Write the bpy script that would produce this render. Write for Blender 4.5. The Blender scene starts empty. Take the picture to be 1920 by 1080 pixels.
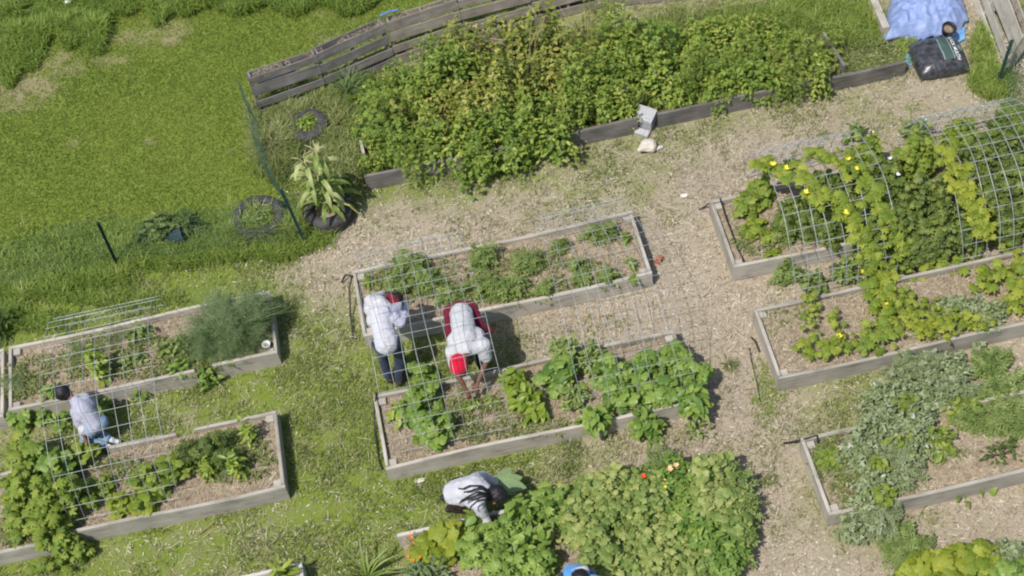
import bpy, bmesh, math, random
import numpy as np
from mathutils import Vector, Matrix

# ------------------------------------------------------------------ camera, sky, sun, exposure
SC = bpy.context.scene
COL = SC.collection
F_PX, TILT, ROLL, YAW, CAM_H = 2829.86626, .643473334, -.158314808, -.0680442777, 15.1221898
_fw = np.array([0, math.sin(TILT), -math.cos(TILT)]); _r = np.array([1., 0, 0]); _u = np.cross(_r, _fw)
_r2 = math.cos(ROLL) * _r + math.sin(ROLL) * _u; _u2 = -math.sin(ROLL) * _r + math.cos(ROLL) * _u
_Ry = np.array([[math.cos(YAW), -math.sin(YAW), 0], [math.sin(YAW), math.cos(YAW), 0], [0, 0, 1]])
CR, CU, CF = _Ry @ _r2, _Ry @ _u2, _Ry @ _fw
cam_data = bpy.data.cameras.new('camera'); cam = bpy.data.objects.new('camera', cam_data); COL.objects.link(cam)
cam_data.sensor_fit = 'HORIZONTAL'; cam_data.sensor_width = 36.0; cam_data.lens = 36.0 * F_PX / 1920.0
cam_data.clip_start = .1; cam_data.clip_end = 2000
cam.matrix_world = Matrix(((CR[0], CU[0], -CF[0], 0), (CR[1], CU[1], -CF[1], 0), (CR[2], CU[2], -CF[2], CAM_H), (0, 0, 0, 1)))
SC.camera = cam
SUN_EL, SUN_AZ = math.radians(60), math.radians(222)      # azimuth of the sun seen from the garden, measured from +X
w = bpy.data.worlds.new('World'); SC.world = w; w.use_nodes = True
wt = w.node_tree; sky = wt.nodes.new('ShaderNodeTexSky'); sky.sky_type = 'NISHITA'; sky.sun_disc = False
sky.sun_elevation = SUN_EL; sky.sun_rotation = math.pi / 2 - SUN_AZ; sky.air_density = 1.0; sky.dust_density = 1.6
wt.links.new(sky.outputs[0], wt.nodes['Background'].inputs[0]); wt.nodes['Background'].inputs[1].default_value = .12
sd = bpy.data.lights.new('sun', 'SUN'); sd.energy = 4.0; sd.angle = math.radians(.53); sd.color = (1, .955, .89)
so = bpy.data.objects.new('sun', sd); COL.objects.link(so)
_sv = Vector((math.cos(SUN_EL) * math.cos(SUN_AZ), math.cos(SUN_EL) * math.sin(SUN_AZ), math.sin(SUN_EL)))
so.rotation_euler = _sv.to_track_quat('Z', 'Y').to_euler(); so.location = (0, 0, 30)
SC.view_settings.view_transform = 'Standard'; SC.view_settings.look = 'None'
SC.view_settings.exposure = .16; SC.view_settings.gamma = 1.0
SC.view_settings.use_curve_mapping = False
SC.cycles.pixel_filter_type = 'BLACKMAN_HARRIS'; SC.cycles.filter_width = 2.1        # the drone video is soft

def P(px, py, z=0.0):
    """world point at height z under a spot of the 1920x1080 survey picture"""
    d = CF * F_PX + CR * (px - 960) - CU * (py - 540)
    t = (z - CAM_H) / d[2]
    return np.array([d[0] * t, d[1] * t, z])
def survey(V):
    q = V - np.array([0, 0, CAM_H]); wz = q @ CF
    return 960 + F_PX * (q @ CR) / wz, 540 - F_PX * (q @ CU) / wz

# ------------------------------------------------------------------ node helpers and materials
def newmat(name):
    m = bpy.data.materials.new(name); m.use_nodes = True
    nt = m.node_tree; b = nt.nodes['Principled BSDF']
    return m, nt, b
def ramp(nt, fac, stops):
    r = nt.nodes.new('ShaderNodeValToRGB'); el = r.color_ramp.elements
    while len(el) < len(stops): el.new(.5)
    for e, (p, c) in zip(el, stops): e.position = p; e.color = (*c, 1)
    nt.links.new(fac, r.inputs[0]); return r.outputs[0]
def noise(nt, vec, scale, detail=4, rough=.6, dist=0):
    n = nt.nodes.new('ShaderNodeTexNoise'); n.inputs['Scale'].default_value = scale
    n.inputs['Detail'].default_value = detail; n.inputs['Roughness'].default_value = rough; n.inputs['Distortion'].default_value = dist
    if vec is not None: nt.links.new(vec, n.inputs['Vector'])
    return n.outputs['Fac']
def coords(nt, scale=(1, 1, 1), kind='Object'):
    t = nt.nodes.new('ShaderNodeTexCoord'); mp = nt.nodes.new('ShaderNodeMapping'); mp.inputs['Scale'].default_value = scale
    nt.links.new(t.outputs[kind], mp.inputs['Vector']); return mp.outputs[0]
def math_n(nt, op, a, b=None, clamp=False):
    n = nt.nodes.new('ShaderNodeMath'); n.operation = op; n.use_clamp = clamp
    for i, v in enumerate((a, b)):
        if v is None: continue
        if isinstance(v, (int, float)): n.inputs[i].default_value = v
        else: nt.links.new(v, n.inputs[i])
    return n.outputs[0]
def mix(nt, fac, a, b, mode='MIX'):
    n = nt.nodes.new('ShaderNodeMix'); n.data_type = 'RGBA'; n.blend_type = mode
    for k, v in ((0, fac), (6, a), (7, b)):
        if isinstance(v, (int, float)): n.inputs[k].default_value = v
        elif isinstance(v, tuple): n.inputs[k].default_value = (*v, 1)
        else: nt.links.new(v, n.inputs[k])
    return n.outputs[2]
def attr(nt, name):
    a = nt.nodes.new('ShaderNodeAttribute'); a.attribute_name = name; return a.outputs['Fac']
def bump(nt, b, h, strength=.4, dist=.01):
    n = nt.nodes.new('ShaderNodeBump'); n.inputs['Strength'].default_value = strength; n.inputs['Distance'].default_value = dist
    nt.links.new(h, n.inputs['Height']); nt.links.new(n.outputs[0], b.inputs['Normal'])
def leafmat(name, stops, trans=.3, rough=.5, spec=.35, gain=1.3):
    """per-leaf colour from the 'tint' attribute; thin translucent blade"""
    m, nt, b = newmat(name)
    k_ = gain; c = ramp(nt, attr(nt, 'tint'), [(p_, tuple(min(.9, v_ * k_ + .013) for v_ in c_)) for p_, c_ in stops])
    n = noise(nt, coords(nt), 60, 2)
    c = mix(nt, .35, c, ramp(nt, n, [(.3, (.45, .45, .45)), (.7, (1.25, 1.2, 1.0))]), 'MULTIPLY')
    nt.links.new(c, b.inputs['Base Color']); b.inputs['Roughness'].default_value = rough; b.inputs['Specular IOR Level'].default_value = spec
    t = nt.nodes.new('ShaderNodeBsdfTranslucent'); nt.links.new(mix(nt, .5, c, (.42, .55, .04), 'MIX'), t.inputs[0])
    mx = nt.nodes.new('ShaderNodeMixShader'); mx.inputs[0].default_value = trans
    nt.links.new(b.outputs[0], mx.inputs[1]); nt.links.new(t.outputs[0], mx.inputs[2])
    nt.links.new(mx.outputs[0], nt.nodes['Material Output'].inputs[0]); return m
def tintmat(name, stops, rough=.85, spec=.2):
    m, nt, b = newmat(name)
    nt.links.new(ramp(nt, attr(nt, 'tint'), stops), b.inputs['Base Color'])
    b.inputs['Roughness'].default_value = rough; b.inputs['Specular IOR Level'].default_value = spec; return m
def plain(name, c, rough=.6, spec=.3, var=.25, scale=30, metal=0, bmp=0):
    m, nt, b = newmat(name)
    n = noise(nt, coords(nt), scale, 5)
    c = mix(nt, 1.0, c, ramp(nt, n, [(.3, (1 - var,) * 3), (.7, (1 + var,) * 3)]), 'MULTIPLY')
    nt.links.new(c, b.inputs['Base Color']); b.inputs['Roughness'].default_value = rough
    b.inputs['Specular IOR Level'].default_value = spec; b.inputs['Metallic'].default_value = metal
    if bmp: bump(nt, b, n, bmp)
    return m
def woodmat(name, dark, mid, light):
    m, nt, b = newmat(name)
    oi = nt.nodes.new('ShaderNodeObjectInfo')
    v = coords(nt, (2.2, 45, 45)); add = nt.nodes.new('ShaderNodeVectorMath'); add.operation = 'ADD'
    cmb = nt.nodes.new('ShaderNodeCombineXYZ'); r50 = math_n(nt, 'MULTIPLY', oi.outputs['Random'], 50.0)
    for i in range(3): nt.links.new(r50, cmb.inputs[i])
    nt.links.new(v, add.inputs[0]); nt.links.new(cmb.outputs[0], add.inputs[1])
    g = noise(nt, add.outputs[0], 1.0, 6, .65, .6)
    v2 = coords(nt, (1, 1.6, 1.6)); st = noise(nt, v2, 3.0, 5, .6, .4)
    f = math_n(nt, 'ADD', math_n(nt, 'MULTIPLY', g, .55), math_n(nt, 'MULTIPLY', st, .5))
    c = ramp(nt, f, [(.34, dark), (.5, mid), (.7, light)])
    c = mix(nt, 1.0, c, ramp(nt, oi.outputs['Random'], [(0, (.85, .84, .82)), (1, (1.12, 1.1, 1.08))]), 'MULTIPLY')
    nt.links.new(c, b.inputs['Base Color']); b.inputs['Roughness'].default_value = .85; b.inputs['Specular IOR Level'].default_value = .2
    bump(nt, b, g, .5, .006); return m

M = {}
M['wood'] = woodmat('weathered_board', (.17, .155, .13), (.38, .355, .305), (.52, .49, .43))
M['darkwood'] = woodmat('dark_board', (.075, .07, .066), (.15, .142, .132), (.27, .255, .235))
M['palletwood'] = woodmat('pallet_board', (.11, .095, .08), (.22, .195, .165), (.36, .33, .285))
M['pale'] = woodmat('bleached_board', (.3, .28, .24), (.5, .48, .44), (.62, .6, .56))
M['wire'] = plain('galvanised_wire', (.42, .44, .44), .45, .5, .2, 40, .35)
M['green_steel'] = plain('green_post_paint', (.022, .06, .05), .45, .4, .4, 25)
M['green_wire'] = plain('green_netting', (.07, .14, .10), .5, .4, .2, 40)
M['rubber'] = plain('tyre_rubber', (.06, .059, .058), .8, .25, .45, 14, 0, .3)
M['hose'] = plain('black_hose', (.02, .02, .02), .5, .4, .2)
M['stem'] = plain('green_stem', (.16, .2, .05), .6, .3, .3, 30)
M['drystem'] = plain('dry_stem', (.28, .22, .12), .8, .2, .3, 30)
M['cane'] = plain('brown_cane', (.11, .075, .045), .8, .2, .3, 30)
GRASS = [(0, (.08, .11, .034)), (.35, (.15, .185, .06)), (.7, (.22, .245, .095)), (.9, (.31, .31, .15)), (1, (.46, .41, .27))]
M['lawn'] = leafmat('lawn_blades', [(0, (.06, .11, .014)), (.4, (.125, .185, .024)), (.8, (.195, .235, .042)), (1, (.34, .31, .14))], .36, .6, .2, 1.12)
M['grass'] = leafmat('path_grass_blades', GRASS, .36, .6, .2, 1.35)
M['tallgrass'] = leafmat('tall_grass_blades', [(0, (.075, .13, .022)), (.5, (.16, .225, .042)), (.9, (.25, .3, .075)), (1, (.46, .42, .25))], .42, .55, .25, 1.6)
M['dryweed'] = leafmat('matted_weed_blades', [(0, (.06, .09, .022)), (.35, (.14, .18, .05)), (.75, (.23, .26, .09)), (1, (.46, .42, .27))], .25, .6, .2)
M['chips'] = tintmat('wood_chips', [(0, (.15, .115, .08)), (.3, (.33, .272, .195)), (.7, (.48, .41, .31)), (1, (.69, .62, .51))])
M['straw'] = tintmat('straw', [(0, (.2, .15, .095)), (.4, (.41, .335, .235)), (.8, (.55, .47, .345)), (1, (.68, .61, .5))])
M['berry'] = leafmat('berry_leaves', [(0, (.05, .1, .014)), (.4, (.125, .185, .024)), (.8, (.19, .24, .034)), (1, (.29, .3, .07))], .32, .5, .35, 1.5)
M['berry2'] = leafmat('yellowing_berry_leaves', [(0, (.07, .1, .014)), (.3, (.16, .2, .026)), (.65, (.24, .26, .045)), (.9, (.4, .35, .11)), (1, (.2, .12, .06))], .32, .5, .35, 1.35)
M['squash'] = leafmat('squash_leaves', [(0, (.08, .14, .014)), (.5, (.15, .215, .024)), (1, (.24, .28, .045))], .34, .55)
M['vine'] = leafmat('bright_vine_leaves', [(0, (.1, .16, .014)), (.5, (.18, .24, .024)), (1, (.29, .32, .04))], .4, .55, .35, 1.35)
M['yellowsq'] = leafmat('yellow_squash_leaves', [(0, (.12, .175, .014)), (.5, (.21, .255, .02)), (1, (.31, .33, .035))], .38, .55)
M['bean'] = leafmat('broad_leaves', [(0, (.065, .135, .02)), (.5, (.135, .22, .035)), (1, (.22, .3, .06))], .3, .45)
M['tomato'] = leafmat('dark_compound_leaves', [(0, (.04, .08, .012)), (.5, (.095, .145, .024)), (1, (.2, .25, .045))], .3, .5, .35, 1.05)
M['potato'] = leafmat('potato_leaves', [(0, (.07, .125, .028)), (.5, (.14, .2, .05)), (1, (.23, .27, .09))], .3)
M['pepper'] = leafmat('pepper_leaves', [(0, (.08, .15, .012)), (.5, (.16, .235, .022)), (1, (.26, .31, .04))], .32, .4, .5)
M['mint'] = leafmat('toothed_leaves', [(0, (.08, .14, .03)), (.5, (.16, .22, .055)), (1, (.26, .3, .11))], .3)
M['silver'] = leafmat('silver_leaves', [(0, (.1, .15, .055)), (.45, (.2, .25, .115)), (.8, (.31, .355, .21)), (1, (.43, .46, .36))], .2, .7, .2, 1.05)
M['feather'] = leafmat('feathery_leaves', [(0, (.06, .12, .035)), (.5, (.13, .19, .075)), (1, (.25, .3, .17))], .3, .5, .35, 1.2)
M['corn'] = leafmat('corn_leaves', [(0, (.11, .17, .03)), (.5, (.2, .26, .065)), (1, (.38, .4, .19))], .32, .45)
M['collard'] = leafmat('collard_leaves', [(0, (.12, .19, .08)), (.5, (.17, .25, .11)), (1, (.23, .31, .16))], .2, .5)
M['nasturtium'] = leafmat('pale_round_leaves', [(0, (.1, .165, .03)), (.5, (.19, .255, .06)), (1, (.31, .34, .11))], .32, .5, .35, 1.25)
M['yellow'] = plain('yellow_petal', (.75, .62, .06), .6, .2, .1)
M['orange'] = plain('orange_petal', (.75, .22, .02), .6, .2, .1)
M['redorange'] = plain('red_orange_petal', (.72, .09, .015), .6, .2, .1)
M['peach'] = plain('peach_petal', (.75, .45, .24), .6, .2, .1)
M['white'] = plain('white_petal', (.75, .75, .72), .6, .2, .1)

def soilmat(name, dark, mid, light):
    m, nt, b = newmat(name); v = coords(nt)
    a = noise(nt, v, 14, 6, .65); c2 = noise(nt, v, 90, 4, .7)
    f = math_n(nt, 'ADD', math_n(nt, 'MULTIPLY', a, .5), math_n(nt, 'MULTIPLY', c2, .5))
    nt.links.new(ramp(nt, f, [(.35, dark), (.5, mid), (.66, light)]), b.inputs['Base Color'])
    b.inputs['Roughness'].default_value = .95; b.inputs['Specular IOR Level'].default_value = .1; bump(nt, b, f, .8, .02); return m
M['shadesoil'] = soilmat('shaded_thicket_soil', (.05, .038, .024), (.1, .078, .05), (.17, .14, .09))  # bed soil darkened: shade of the bramble gaps put into its colour
M['soil'] = soilmat('bed_soil', (.13, .095, .062), (.3, .24, .165), (.45, .375, .28))

def groundmat():
    m, nt, b = newmat('garden_ground'); v = coords(nt)
    n1 = noise(nt, v, 3.2, 5, .6); n2 = noise(nt, v, 38, 5, .7); n3 = noise(nt, v, 160, 3, .7); n4 = noise(nt, v, .7, 3, .5)
    fine = math_n(nt, 'ADD', math_n(nt, 'MULTIPLY', n2, .55), math_n(nt, 'MULTIPLY', n3, .45))
    mulch = ramp(nt, fine, [(.32, (.17, .14, .095)), (.45, (.33, .275, .195)), (.56, (.43, .37, .28)), (.7, (.58, .52, .41))])
    turf = ramp(nt, fine, [(.3, (.08, .125, .02)), (.46, (.145, .2, .032)), (.56, (.2, .25, .048)), (.7, (.29, .31, .09))])
    dry = ramp(nt, fine, [(.3, (.15, .12, .06)), (.5, (.3, .25, .15)), (.7, (.42, .36, .24))])
    g = attr(nt, 'green')
    gg = math_n(nt, 'ADD', g, math_n(nt, 'MULTIPLY', math_n(nt, 'SUBTRACT', n1, .5), .7))
    gg = math_n(nt, 'ADD', gg, math_n(nt, 'MULTIPLY', math_n(nt, 'SUBTRACT', fine, .5), .9)); gg = math_n(nt, 'ADD', gg, math_n(nt, 'MULTIPLY', math_n(nt, 'SUBTRACT', n4, .5), .5))
    mr = nt.nodes.new('ShaderNodeMapRange'); mr.inputs[1].default_value = .42; mr.inputs[2].default_value = .82
    nt.links.new(gg, mr.inputs[0])
    c = mix(nt, mr.outputs[0], mulch, turf)
    c = mix(nt, attr(nt, 'dry'), c, dry)
    nt.links.new(c, b.inputs['Base Color']); b.inputs['Roughness'].default_value = .95; b.inputs['Specular IOR Level'].default_value = .1
    bump(nt, b, fine, .8, .02); return m
M['ground'] = groundmat()

# ------------------------------------------------------------------ object helpers
def tag(o, label=None, cat=None, group=None, kind=None):
    if label: o['label'] = label
    if cat: o['category'] = cat
    if group: o['group'] = group
    if kind: o['kind'] = kind
    return o
def thing(name, label, cat, loc=(0, 0, 0), rz=0, group=None):
    o = bpy.data.objects.new(name, None); COL.objects.link(o); o.location = tuple(float(c) for c in loc); o.rotation_euler = (0, 0, rz)
    o.empty_display_size = .1
    return tag(o, label, cat, group)
def link(name, me, mats, parent=None, loc=None, mw=None):
    o = bpy.data.objects.new(name, me); COL.objects.link(o)
    if not isinstance(mats, (list, tuple)): mats = [mats]
    for m_ in mats: me.materials.append(m_)
    if parent is not None: o.parent = parent
    if mw is not None: o.matrix_local = mw
    elif loc is not None: o.location = tuple(float(c) for c in loc)
    return o
def mesh_np(name, V, T, tint=None, mi=None, smooth=False):
    me = bpy.data.meshes.new(name); V = np.ascontiguousarray(V, dtype=np.float32); T = np.ascontiguousarray(T, dtype=np.int32)
    k = T.shape[1]
    me.vertices.add(len(V)); me.vertices.foreach_set('co', V.ravel())
    me.loops.add(T.size); me.loops.foreach_set('vertex_index', T.ravel())
    me.polygons.add(len(T)); me.polygons.foreach_set('loop_start', np.arange(0, T.size, k, dtype=np.int32))
    if tint is not None:
        a = me.attributes.new('tint', 'FLOAT', 'POINT'); a.data.foreach_set('value', np.ascontiguousarray(tint, dtype=np.float32))
    me.update(calc_edges=True)
    if mi is not None: me.polygons.foreach_set('material_index', np.ascontiguousarray(mi, dtype=np.int32))
    if smooth: me.polygons.foreach_set('use_smooth', np.ones(len(T), dtype=bool))
    return me
class MB:
    """collects shapes; becomes ONE mesh"""
    def __init__(s): s.bm = bmesh.new()
    def box(s, x0, x1, y0, y1, z0, z1, mw=None, bev=.004, jit=0, seg=1):
        r = bmesh.ops.create_cube(s.bm, size=1, matrix=Matrix.Translation(((x0 + x1) / 2, (y0 + y1) / 2, (z0 + z1) / 2)) @ Matrix.Diagonal((x1 - x0, y1 - y0, z1 - z0, 1)))
        vs = r['verts']
        if bev:
            es = list({e for v in vs for e in v.link_edges})
            rb = bmesh.ops.bevel(s.bm, geom=es, offset=bev, segments=1, affect='EDGES', profile=.5)
            vs = list({v for v in rb['verts']} | {v for v in vs if v.is_valid})
        if mw is not None: bmesh.ops.transform(s.bm, matrix=mw, verts=vs)
        return vs
    def tube(s, pts, r, n=6, r1=None):
        pts = [Vector(tuple(float(c) for c in p)) for p in pts]; rings = []
        for i, p in enumerate(pts):
            d = (pts[min(i + 1, len(pts) - 1)] - pts[max(i - 1, 0)]).normalized()
            a = d.orthogonal().normalized() if i == 0 else (a - d * a.dot(d)).normalized()
            b = d.cross(a); rr = r if r1 is None else r + (r1 - r) * i / max(1, len(pts) - 1)
            rings.append([s.bm.verts.new(p + (a * math.cos(k * 2 * math.pi / n) + b * math.sin(k * 2 * math.pi / n)) * rr) for k in range(n)])
        for A, B in zip(rings, rings[1:]):
            for k in range(n): s.bm.faces.new((A[k], A[(k + 1) % n], B[(k + 1) % n], B[k]))
        s.bm.faces.new(rings[0][::-1]); s.bm.faces.new(rings[-1])
    def lathe(s, prof, n=24, mw=None, closed=False):
        rings = []
        for (r, z) in prof:
            rings.append([s.bm.verts.new((r * math.cos(k * 2 * math.pi / n), r * math.sin(k * 2 * math.pi / n), z)) for k in range(n)])
        L = list(zip(rings, rings[1:])) + ([(rings[-1], rings[0])] if closed else [])
        for A, B in L:
            for k in range(n): s.bm.faces.new((A[k], A[(k + 1) % n], B[(k + 1) % n], B[k]))
        if not closed:
            s.bm.faces.new(rings[0][::-1]); s.bm.faces.new(rings[-1])
        if mw is not None: bmesh.ops.transform(s.bm, matrix=mw, verts=[v for R_ in rings for v in R_])
    def build(s, name, mat, parent=None, loc=None, mw=None, smooth=False):
        bmesh.ops.recalc_face_normals(s.bm, faces=s.bm.faces[:])
        me = bpy.data.meshes.new(name); s.bm.to_mesh(me); s.bm.free()
        if smooth: me.polygons.foreach_set('use_smooth', np.ones(len(me.polygons), dtype=bool))
        return link(name, me, mat, parent, loc, mw)

# value noise for layout
_rng0 = np.random.default_rng(7); _VN = _rng0.random((256, 256))
def vnoise(x, y, s):
    x = np.asarray(x) * s + 91.3; y = np.asarray(y) * s + 37.7
    xi = np.floor(x).astype(int); yi = np.floor(y).astype(int); fx = x - xi; fy = y - yi
    fx = fx * fx * (3 - 2 * fx); fy = fy * fy * (3 - 2 * fy)
    g = lambda a, b: _VN[a % 256, b % 256]
    return (g(xi, yi) * (1 - fx) + g(xi + 1, yi) * fx) * (1 - fy) + (g(xi, yi + 1) * (1 - fx) + g(xi + 1, yi + 1) * fx) * fy
def fbm(x, y, s, o=4):
    r = 0; a = .5; t = 0
    for i in range(o): r = r + a * vnoise(x, y, s * 2 ** i); t += a; a *= .55
    return r / t

# ------------------------------------------------------------------ ground cover map (grass amount 0..9 on the survey grid)
GMAP = np.array([[int(c) for c in row.split()] for row in '''9 9 9 9 9 9 9 9 8 6 6 6 6 7 5 3 7
8 9 9 9 9 7 6 6 6 6 6 6 6 5 4 4 6
9 9 9 9 9 7 7 7 7 6 6 5 4 4 5 4 4
9 9 9 9 9 7 6 6 5 5 5 3 2 2 3 3 3
9 9 9 9 8 3 2 2 2 2 2 1 1 2 2 2 3
8 8 8 8 7 6 7 7 4 2 1 1 1 2 2 2 3
7 7 7 7 8 8 8 8 7 3 1 1 2 6 6 5 4
7 7 7 7 8 8 8 8 7 6 4 2 2 6 6 4 3
8 7 7 7 7 8 8 8 7 4 3 2 3 5 4 3 3
8 8 7 7 7 7 7 6 5 4 3 2 3 3 3 3 3'''.split('\n')], float) / 9
DRYSPOTS = [(40, 160, 70, 40, 1), (100, 120, 60, 25, .9), (20, 190, 60, 25, .8), (230, 70, 70, 16, .75), (310, 55, 45, 22, 1), (320, 75, 22, 10, 1), (205, 110, 40, 15, .6), (140, 265, 12, 8, .9), (280, 265, 10, 8, .8),
            (630, 25, 60, 14, .3), (20, 600, 30, 14, .3), (70, 740, 50, 20, .5), (60, 800, 45, 20, .5), (240, 740, 60, 18, .55), (560, 830, 20, 10, .6), (330, 960, 40, 10, .5), (400, 990, 40, 10, .5), (600, 1010, 60, 14, .4), (570, 520, 50, 28, .5)]
def cover(x, y):
    V = np.stack([x, y, np.zeros_like(x)], -1); px, py = survey(V)
    u = np.clip(px / 120, 0, 15.999); v = np.clip(py / 120, 0, 8.999)
    i = u.astype(int); j = v.astype(int); fu = u - i; fv = v - j
    g = (GMAP[j, i] * (1 - fu) + GMAP[j, i + 1] * fu) * (1 - fv) + (GMAP[j + 1, i] * (1 - fu) + GMAP[j + 1, i + 1] * fu) * fv
    dry = np.zeros_like(px)
    for (a, b, ra, rb, k) in DRYSPOTS:
        dry = np.maximum(dry, k * np.exp(-(((px - a) / ra) ** 2 + ((py - b) / rb) ** 2)))
    dry = np.clip(dry * 1.4 * (.35 + 1.1 * fbm(x, y, 4.0)) , 0, 1) * np.clip(1.9 * fbm(x, y, 9.0, 3) - .25, 0, .85)
    dry = np.where(dry < .25, dry * .3, dry)
    return np.clip(g, 0, 1), dry, px, py
# fence line (the lawn lies beyond it)
FENCE = [P(-260, 600)[:2], P(222, 500)[:2], P(575, 463)[:2], P(478, 215)[:2], np.array([-2.0, 15.5]), np.array([0, 16.0]), np.array([2.2, 16.1]), np.array([9, 16.6])]
def beyond(x, y):
    """True on the lawn side of the fence"""
    r = np.zeros(x.shape, bool)
    A, B, C, D = FENCE[0], FENCE[1], FENCE[2], FENCE[3]
    yl = np.interp(x, [A[0], B[0], C[0]], [A[1], B[1], C[1]])
    left = (x < np.interp(y, [C[1], D[1], 15.5], [C[0], D[0], -2.05])) & (y > yl)
    yt = np.interp(x, [-2.05, 0, 2.2, 9], [15.5, 16.0, 16.15, 16.6])
    return left | ((x >= -2.3) & (y > yt))

BEDS = []      # world rectangles, no grass inside
def inside_beds(x, y):
    r = np.zeros(x.shape, bool)
    for (a, b, c, d) in BEDS:
        if c > 13: b = min(b, 5.2) if a > 3 else b
        r |= (x > a - .02) & (x < b + .02) & (y > c - .02) & (y < d + .02)
    return r

def build_ground():
    fx = np.arange(-8, 11.01, .06); fy = np.arange(3.5, 21.01, .06)
    far = np.array([1, 3, 8, 20, 50, 120, 300.])
    xs = np.concatenate([fx[0] - far[::-1], fx, fx[-1] + far]); ys = np.concatenate([fy[0] - far[::-1], fy, fy[-1] + far])
    X, Y = np.meshgrid(xs, ys)
    Z = (fbm(X, Y, 1.3) - .5) * .05 - .012
    V = np.stack([X.ravel(), Y.ravel(), Z.ravel()], -1)
    nx, ny = len(xs), len(ys); idx = np.arange(nx * ny).reshape(ny, nx)
    T = np.stack([idx[:-1, :-1].ravel(), idx[:-1, 1:].ravel(), idx[1:, 1:].ravel(), idx[1:, :-1].ravel()], -1)
    me = mesh_np('ground', V, T, smooth=True)
    g, dry, px, py = cover(V[:, 0], V[:, 1])
    a = me.attributes.new('green', 'FLOAT', 'POINT'); a.data.foreach_set('value', g.astype(np.float32))
    a = me.attributes.new('dry', 'FLOAT', 'POINT'); a.data.foreach_set('value', dry.astype(np.float32))
    o = link('ground', me, M['ground']); o['kind'] = 'structure'; return o
build_ground()
def ground_z(x, y): return (fbm(x, y, 1.3) - .5) * .05 - .012

# ------------------------------------------------------------------ leaf prototypes: base at origin, axis +Y, face +Z, length 1
def p_blade(wd=.3, n=3, fold=.12, curl=.15, prof=None):
    V = []; T = []
    for i in range(n + 1):
        t = i / n; hw = (wd / 2) * (math.sin(math.pi * min(1, t * .93 + .07)) ** .75 if prof is None else prof(t))
        z = -curl * t * t
        V += [(-hw, t, z + fold * hw * 2), (0, t, z), (hw, t, z + fold * hw * 2)]
    for i in range(n):
        a = i * 3; b = a + 3
        T += [(a, a + 1, b + 1), (a, b + 1, b), (a + 1, a + 2, b + 2), (a + 1, b + 2, b + 1)]
    return np.array(V), np.array(T)
def p_lobed(lobes=5, depth=.3, nseg=20, cup=.12, seed=0):
    rg = np.random.default_rng(seed); V = [(0, .38, .0)]; T = []
    th = np.linspace(-math.pi / 2, 1.5 * math.pi, nseg, endpoint=False)
    for k, t in enumerate(th):
        r = .5 * (1 - depth * .5 + depth * .5 * math.cos(lobes * (t - math.pi / 2))) * (1 + .08 * rg.standard_normal())
        if k == 0: r = .2
        x, y = r * math.cos(t), .38 + r * math.sin(t) * 1.1
        V.append((x * .55, .38 + (y - .38) * .55, cup * .3 + .02 * rg.standard_normal()))
        V.append((x, y, -cup * (r / .5) ** 2 + .05 * rg.standard_normal()))
    for k in range(nseg):
        a = 1 + 2 * k; b = 1 + 2 * ((k + 1) % nseg)
        T += [(0, a, b), (a, a + 1, b + 1), (a, b + 1, b)]
    return np.array(V), np.array(T)
def join(parts):
    Vs, Ts, o = [], [], 0
    for V, T in parts: Vs.append(V); Ts.append(T + o); o += len(V)
    return np.concatenate(Vs), np.concatenate(Ts)
def xf(p, s, ang, loc, tilt=0):
    V, T = p; c, sn = math.cos(ang), math.sin(ang); V = V * s
    ct, st = math.cos(tilt), math.sin(tilt); V = np.stack([V[:, 0], V[:, 1] * ct - V[:, 2] * st, V[:, 1] * st + V[:, 2] * ct], -1)
    return np.stack([V[:, 0] * c - V[:, 1] * sn, V[:, 0] * sn + V[:, 1] * c, V[:, 2]], -1) + np.array(loc), T
LEAF = {}
LEAF['oval'] = p_blade(.52, 3, .15, .18)
LEAF['long'] = p_blade(.32, 3, .15, .25)
LEAF['broad'] = p_blade(.8, 4, .12, .2)
LEAF['pointed'] = p_blade(.6, 4, .12, .25, lambda t: (math.sin(math.pi * min(1, t * .95 + .05) ** .62) ** .9) * (1.0 if int(t * 8) % 2 == 0 else .88))
LEAF['spear'] = p_blade(.22, 3, .1, .15)
LEAF['lobed'] = p_lobed(5, .34, 20, .14, 1)
LEAF['round'] = p_lobed(5, .16, 20, .12, 2)
LEAF['jag'] = p_lobed(7, .42, 21, .16, 3)
_o = p_blade(.62, 2, .15, .15)
LEAF['tri'] = join([xf(_o, .62, 0, (0, .38, 0)), xf(_o, .5, 1.25, (0, .33, 0)), xf(_o, .5, -1.25, (0, .33, 0))])
_l = p_blade(.5, 2, .12, .2)
LEAF['comp'] = join([xf(_l, .38, 0, (0, .66, -.06))] + [xf(_l, .36 - .05 * k, s * 1.15, (0, .58 - .2 * k, -.03 + .01 * k)) for k in range(3) for s in (1, -1)])
LEAF['fine'] = join([xf(p_blade(.3, 1, .1, .1), .3, 0, (0, .72, 0))] + [xf(p_blade(.26, 1, .1, .1), .34 - .03 * k, s * .9, (0, .66 - .15 * k, 0)) for k in range(5) for s in (1, -1)])
def inst(proto, pos, d, nrm, sc, tint, wsc=None):
    """vectorised copies of a leaf: axis d, facing nrm"""
    V, T = proto; N = len(pos)
    d = d / np.linalg.norm(d, axis=1, keepdims=True)
    x = np.cross(d, nrm); x /= np.linalg.norm(x, axis=1, keepdims=True) + 1e-9; z = np.cross(x, d)
    S = np.asarray(sc)[:, None, None]
    W = (V[None, :, 0, None] * x[:, None, :] + V[None, :, 1, None] * d[:, None, :] + V[None, :, 2, None] * z[:, None, :]) * S + pos[:, None, :]
    TT = (T[None] + (np.arange(N) * len(V))[:, None, None]).reshape(-1, 3)
    return W.reshape(-1, 3), TT, np.repeat(tint, len(V))
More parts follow.
